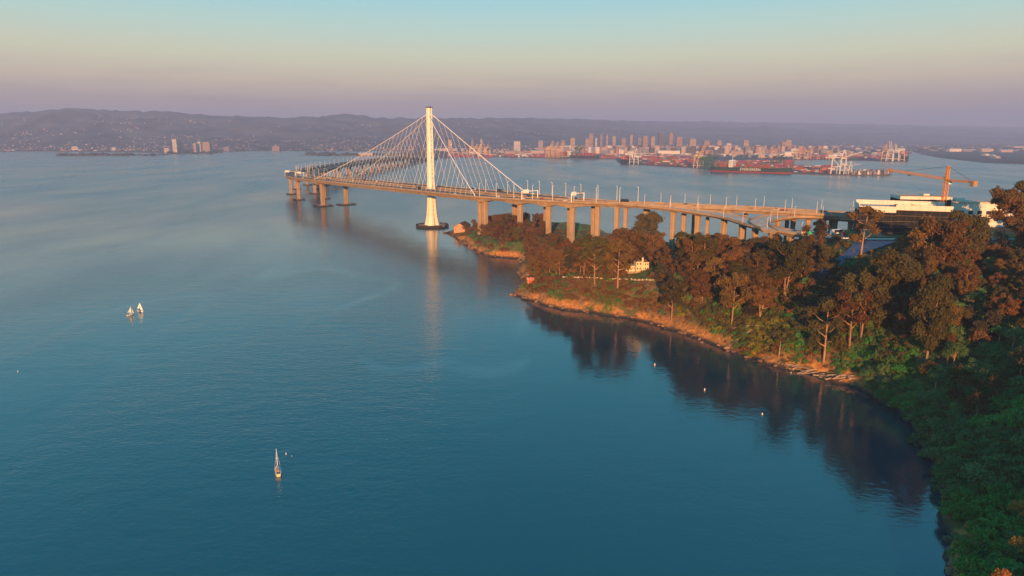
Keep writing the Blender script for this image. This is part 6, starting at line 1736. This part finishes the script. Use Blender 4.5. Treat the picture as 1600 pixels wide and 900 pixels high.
sailboat(434.5, 738, 7.8, 9.0, math.radians(112), 'near sailboat with bare mast and cream deck drifting alone on the open water', M['deck_cream'])
sailboat(204, 492.5, 5.2, 6.1, math.radians(60), 'left of two small sailboats with greyish white sails', M['white_paint'], .7, .05)
sailboat(219.5, 486.5, 5.6, 6.3, math.radians(-25), 'right of two small sailboats, white sails lit by the sun', M['white_paint'], -.7, .04)
by_ = MB(); by_.tube([(0, 0, -.4), (0, 0, 0), (0, 0, .7), (0, 0, 1.7), (0, 0, 1.9)], [.35, .55, .5, .22, .1], 9); BY = by_.mesh('float_body', M['white_paint'], True)
bt = MB(); bt.tube([(0, 0, .1), (0, 0, .45)], [.57, .55], 9); BT = bt.mesh('band', M['cone_orange'])
for x, y, s, lb in ((1023, 571, 1.0, 'white mooring buoy off the orange bluffs, leftmost of three'), (1101, 610, .9, 'white mooring buoy below the leaning shore log, middle of three'), (1191, 648, .8, 'white mooring buoy in the dark reflection, rightmost of three'), (447, 710, .6, 'tiny white float right of the near sailboat, left of two'),
                    (456, 713.5, .5, 'tiny white float right of the near sailboat, right of two'), (1236, 583, .6, 'small white float close to the driftwood shore'), (28, 581, .6, 'small white float alone near the left edge of the water')):
    p = at(x, y); t = thing('mooring_buoy', lb, 'buoy', (p.x, p.y, 0)); t.scale = (s * .65,) * 3; link('float_body', BY, t); link('band', BT, t)
# work platform on the tower fender
p = Vector((-92, 915, 2.6)); wb_ = thing('navigation_beacon', 'small beacon mast on the fender at the foot of the bridge tower', 'beacon', tuple(p))
MB().tube([(0, 0, 0), (0, 0, 5)], .2, 6).build('mast', M['dark_steel'], wb_); MB().box((0, 0, 5.2), (.8, .8, .8)).build('lantern', M['cone_orange'], wb_); MB().box((0, 0, .4), (2.2, 2.2, .8)).build('base', M['concrete'], wb_)
# ================================================================ things that share a label: say which one, counted from the left
ORD = ['leftmost', 'second from left', 'third from left', 'fourth from left', 'fifth from left', 'sixth from left', 'seventh from left', 'eighth from left', 'ninth from left', 'tenth from left',
       'eleventh from left', 'twelfth from left', 'thirteenth from left', 'fourteenth from left', 'fifteenth from left', 'sixteenth from left', 'seventeenth from left', 'eighteenth from left', 'nineteenth from left', 'twentieth from left']
_T = ['', '', 'twenty', 'thirty', 'forty']; _U = ['', 'first', 'second', 'third', 'fourth', 'fifth', 'sixth', 'seventh', 'eighth', 'ninth']
NTH = ['first'] + [q.split(' ')[0] for q in ORD[1:]] + [('thirtieth' if n == 30 else 'fortieth' if n == 40 else _T[n // 10] + '-' + _U[n % 10]) for n in range(21, 46)]
ORD += [q + ' from left' for q in NTH[20:]]
bpy.context.view_layer.update()
same = {}
for o in SC.objects:
    if o.parent is None and o.get('label') and o.get('category'): same.setdefault(o['label'], []).append(o)
for lab, os_ in same.items():
    if 'skyway' in lab and 'lamp post' in lab and len(os_) < 46:
        os_.sort(key=lambda o: o.location.y)
        for k, o in enumerate(os_): o['label'] = f'{lab}, {NTH[k]} from the cables'
        continue
    if not (2 <= len(os_) <= len(ORD)) or any(o['category'] in ('log', 'container') for o in os_): continue
    os_.sort(key=lambda o: pix(o.location)[0])
    for k, o in enumerate(os_):
        w = ORD[k] if k < len(os_) - 1 or len(os_) > 3 else 'rightmost'
        new = f'{lab}, {w}'
        if len(new.split()) <= 16: o['label'] = new
# ================================================================ evening haze over the whole bay
hz = MB(); hz.box((0, 10200, 289), (54000, 21400, 582))
hm = bpy.data.materials.new('evening_haze'); hm.use_nodes = True
ht = hm.node_tree; ht.nodes.clear()
ho = ht.nodes.new('ShaderNodeOutputMaterial'); hv = ht.nodes.new('ShaderNodeVolumePrincipled')
hv.inputs['Color'].default_value = (.50, .60, .93, 1)
hv.inputs['Density'].default_value = 1.0e-4
hv.inputs['Anisotropy'].default_value = 0.0
ht.links.new(hv.outputs[0], ho.inputs['Volume'])
tag(hz.build('haze', hm), 'thin mauve evening haze over the bay', kind='stuff')
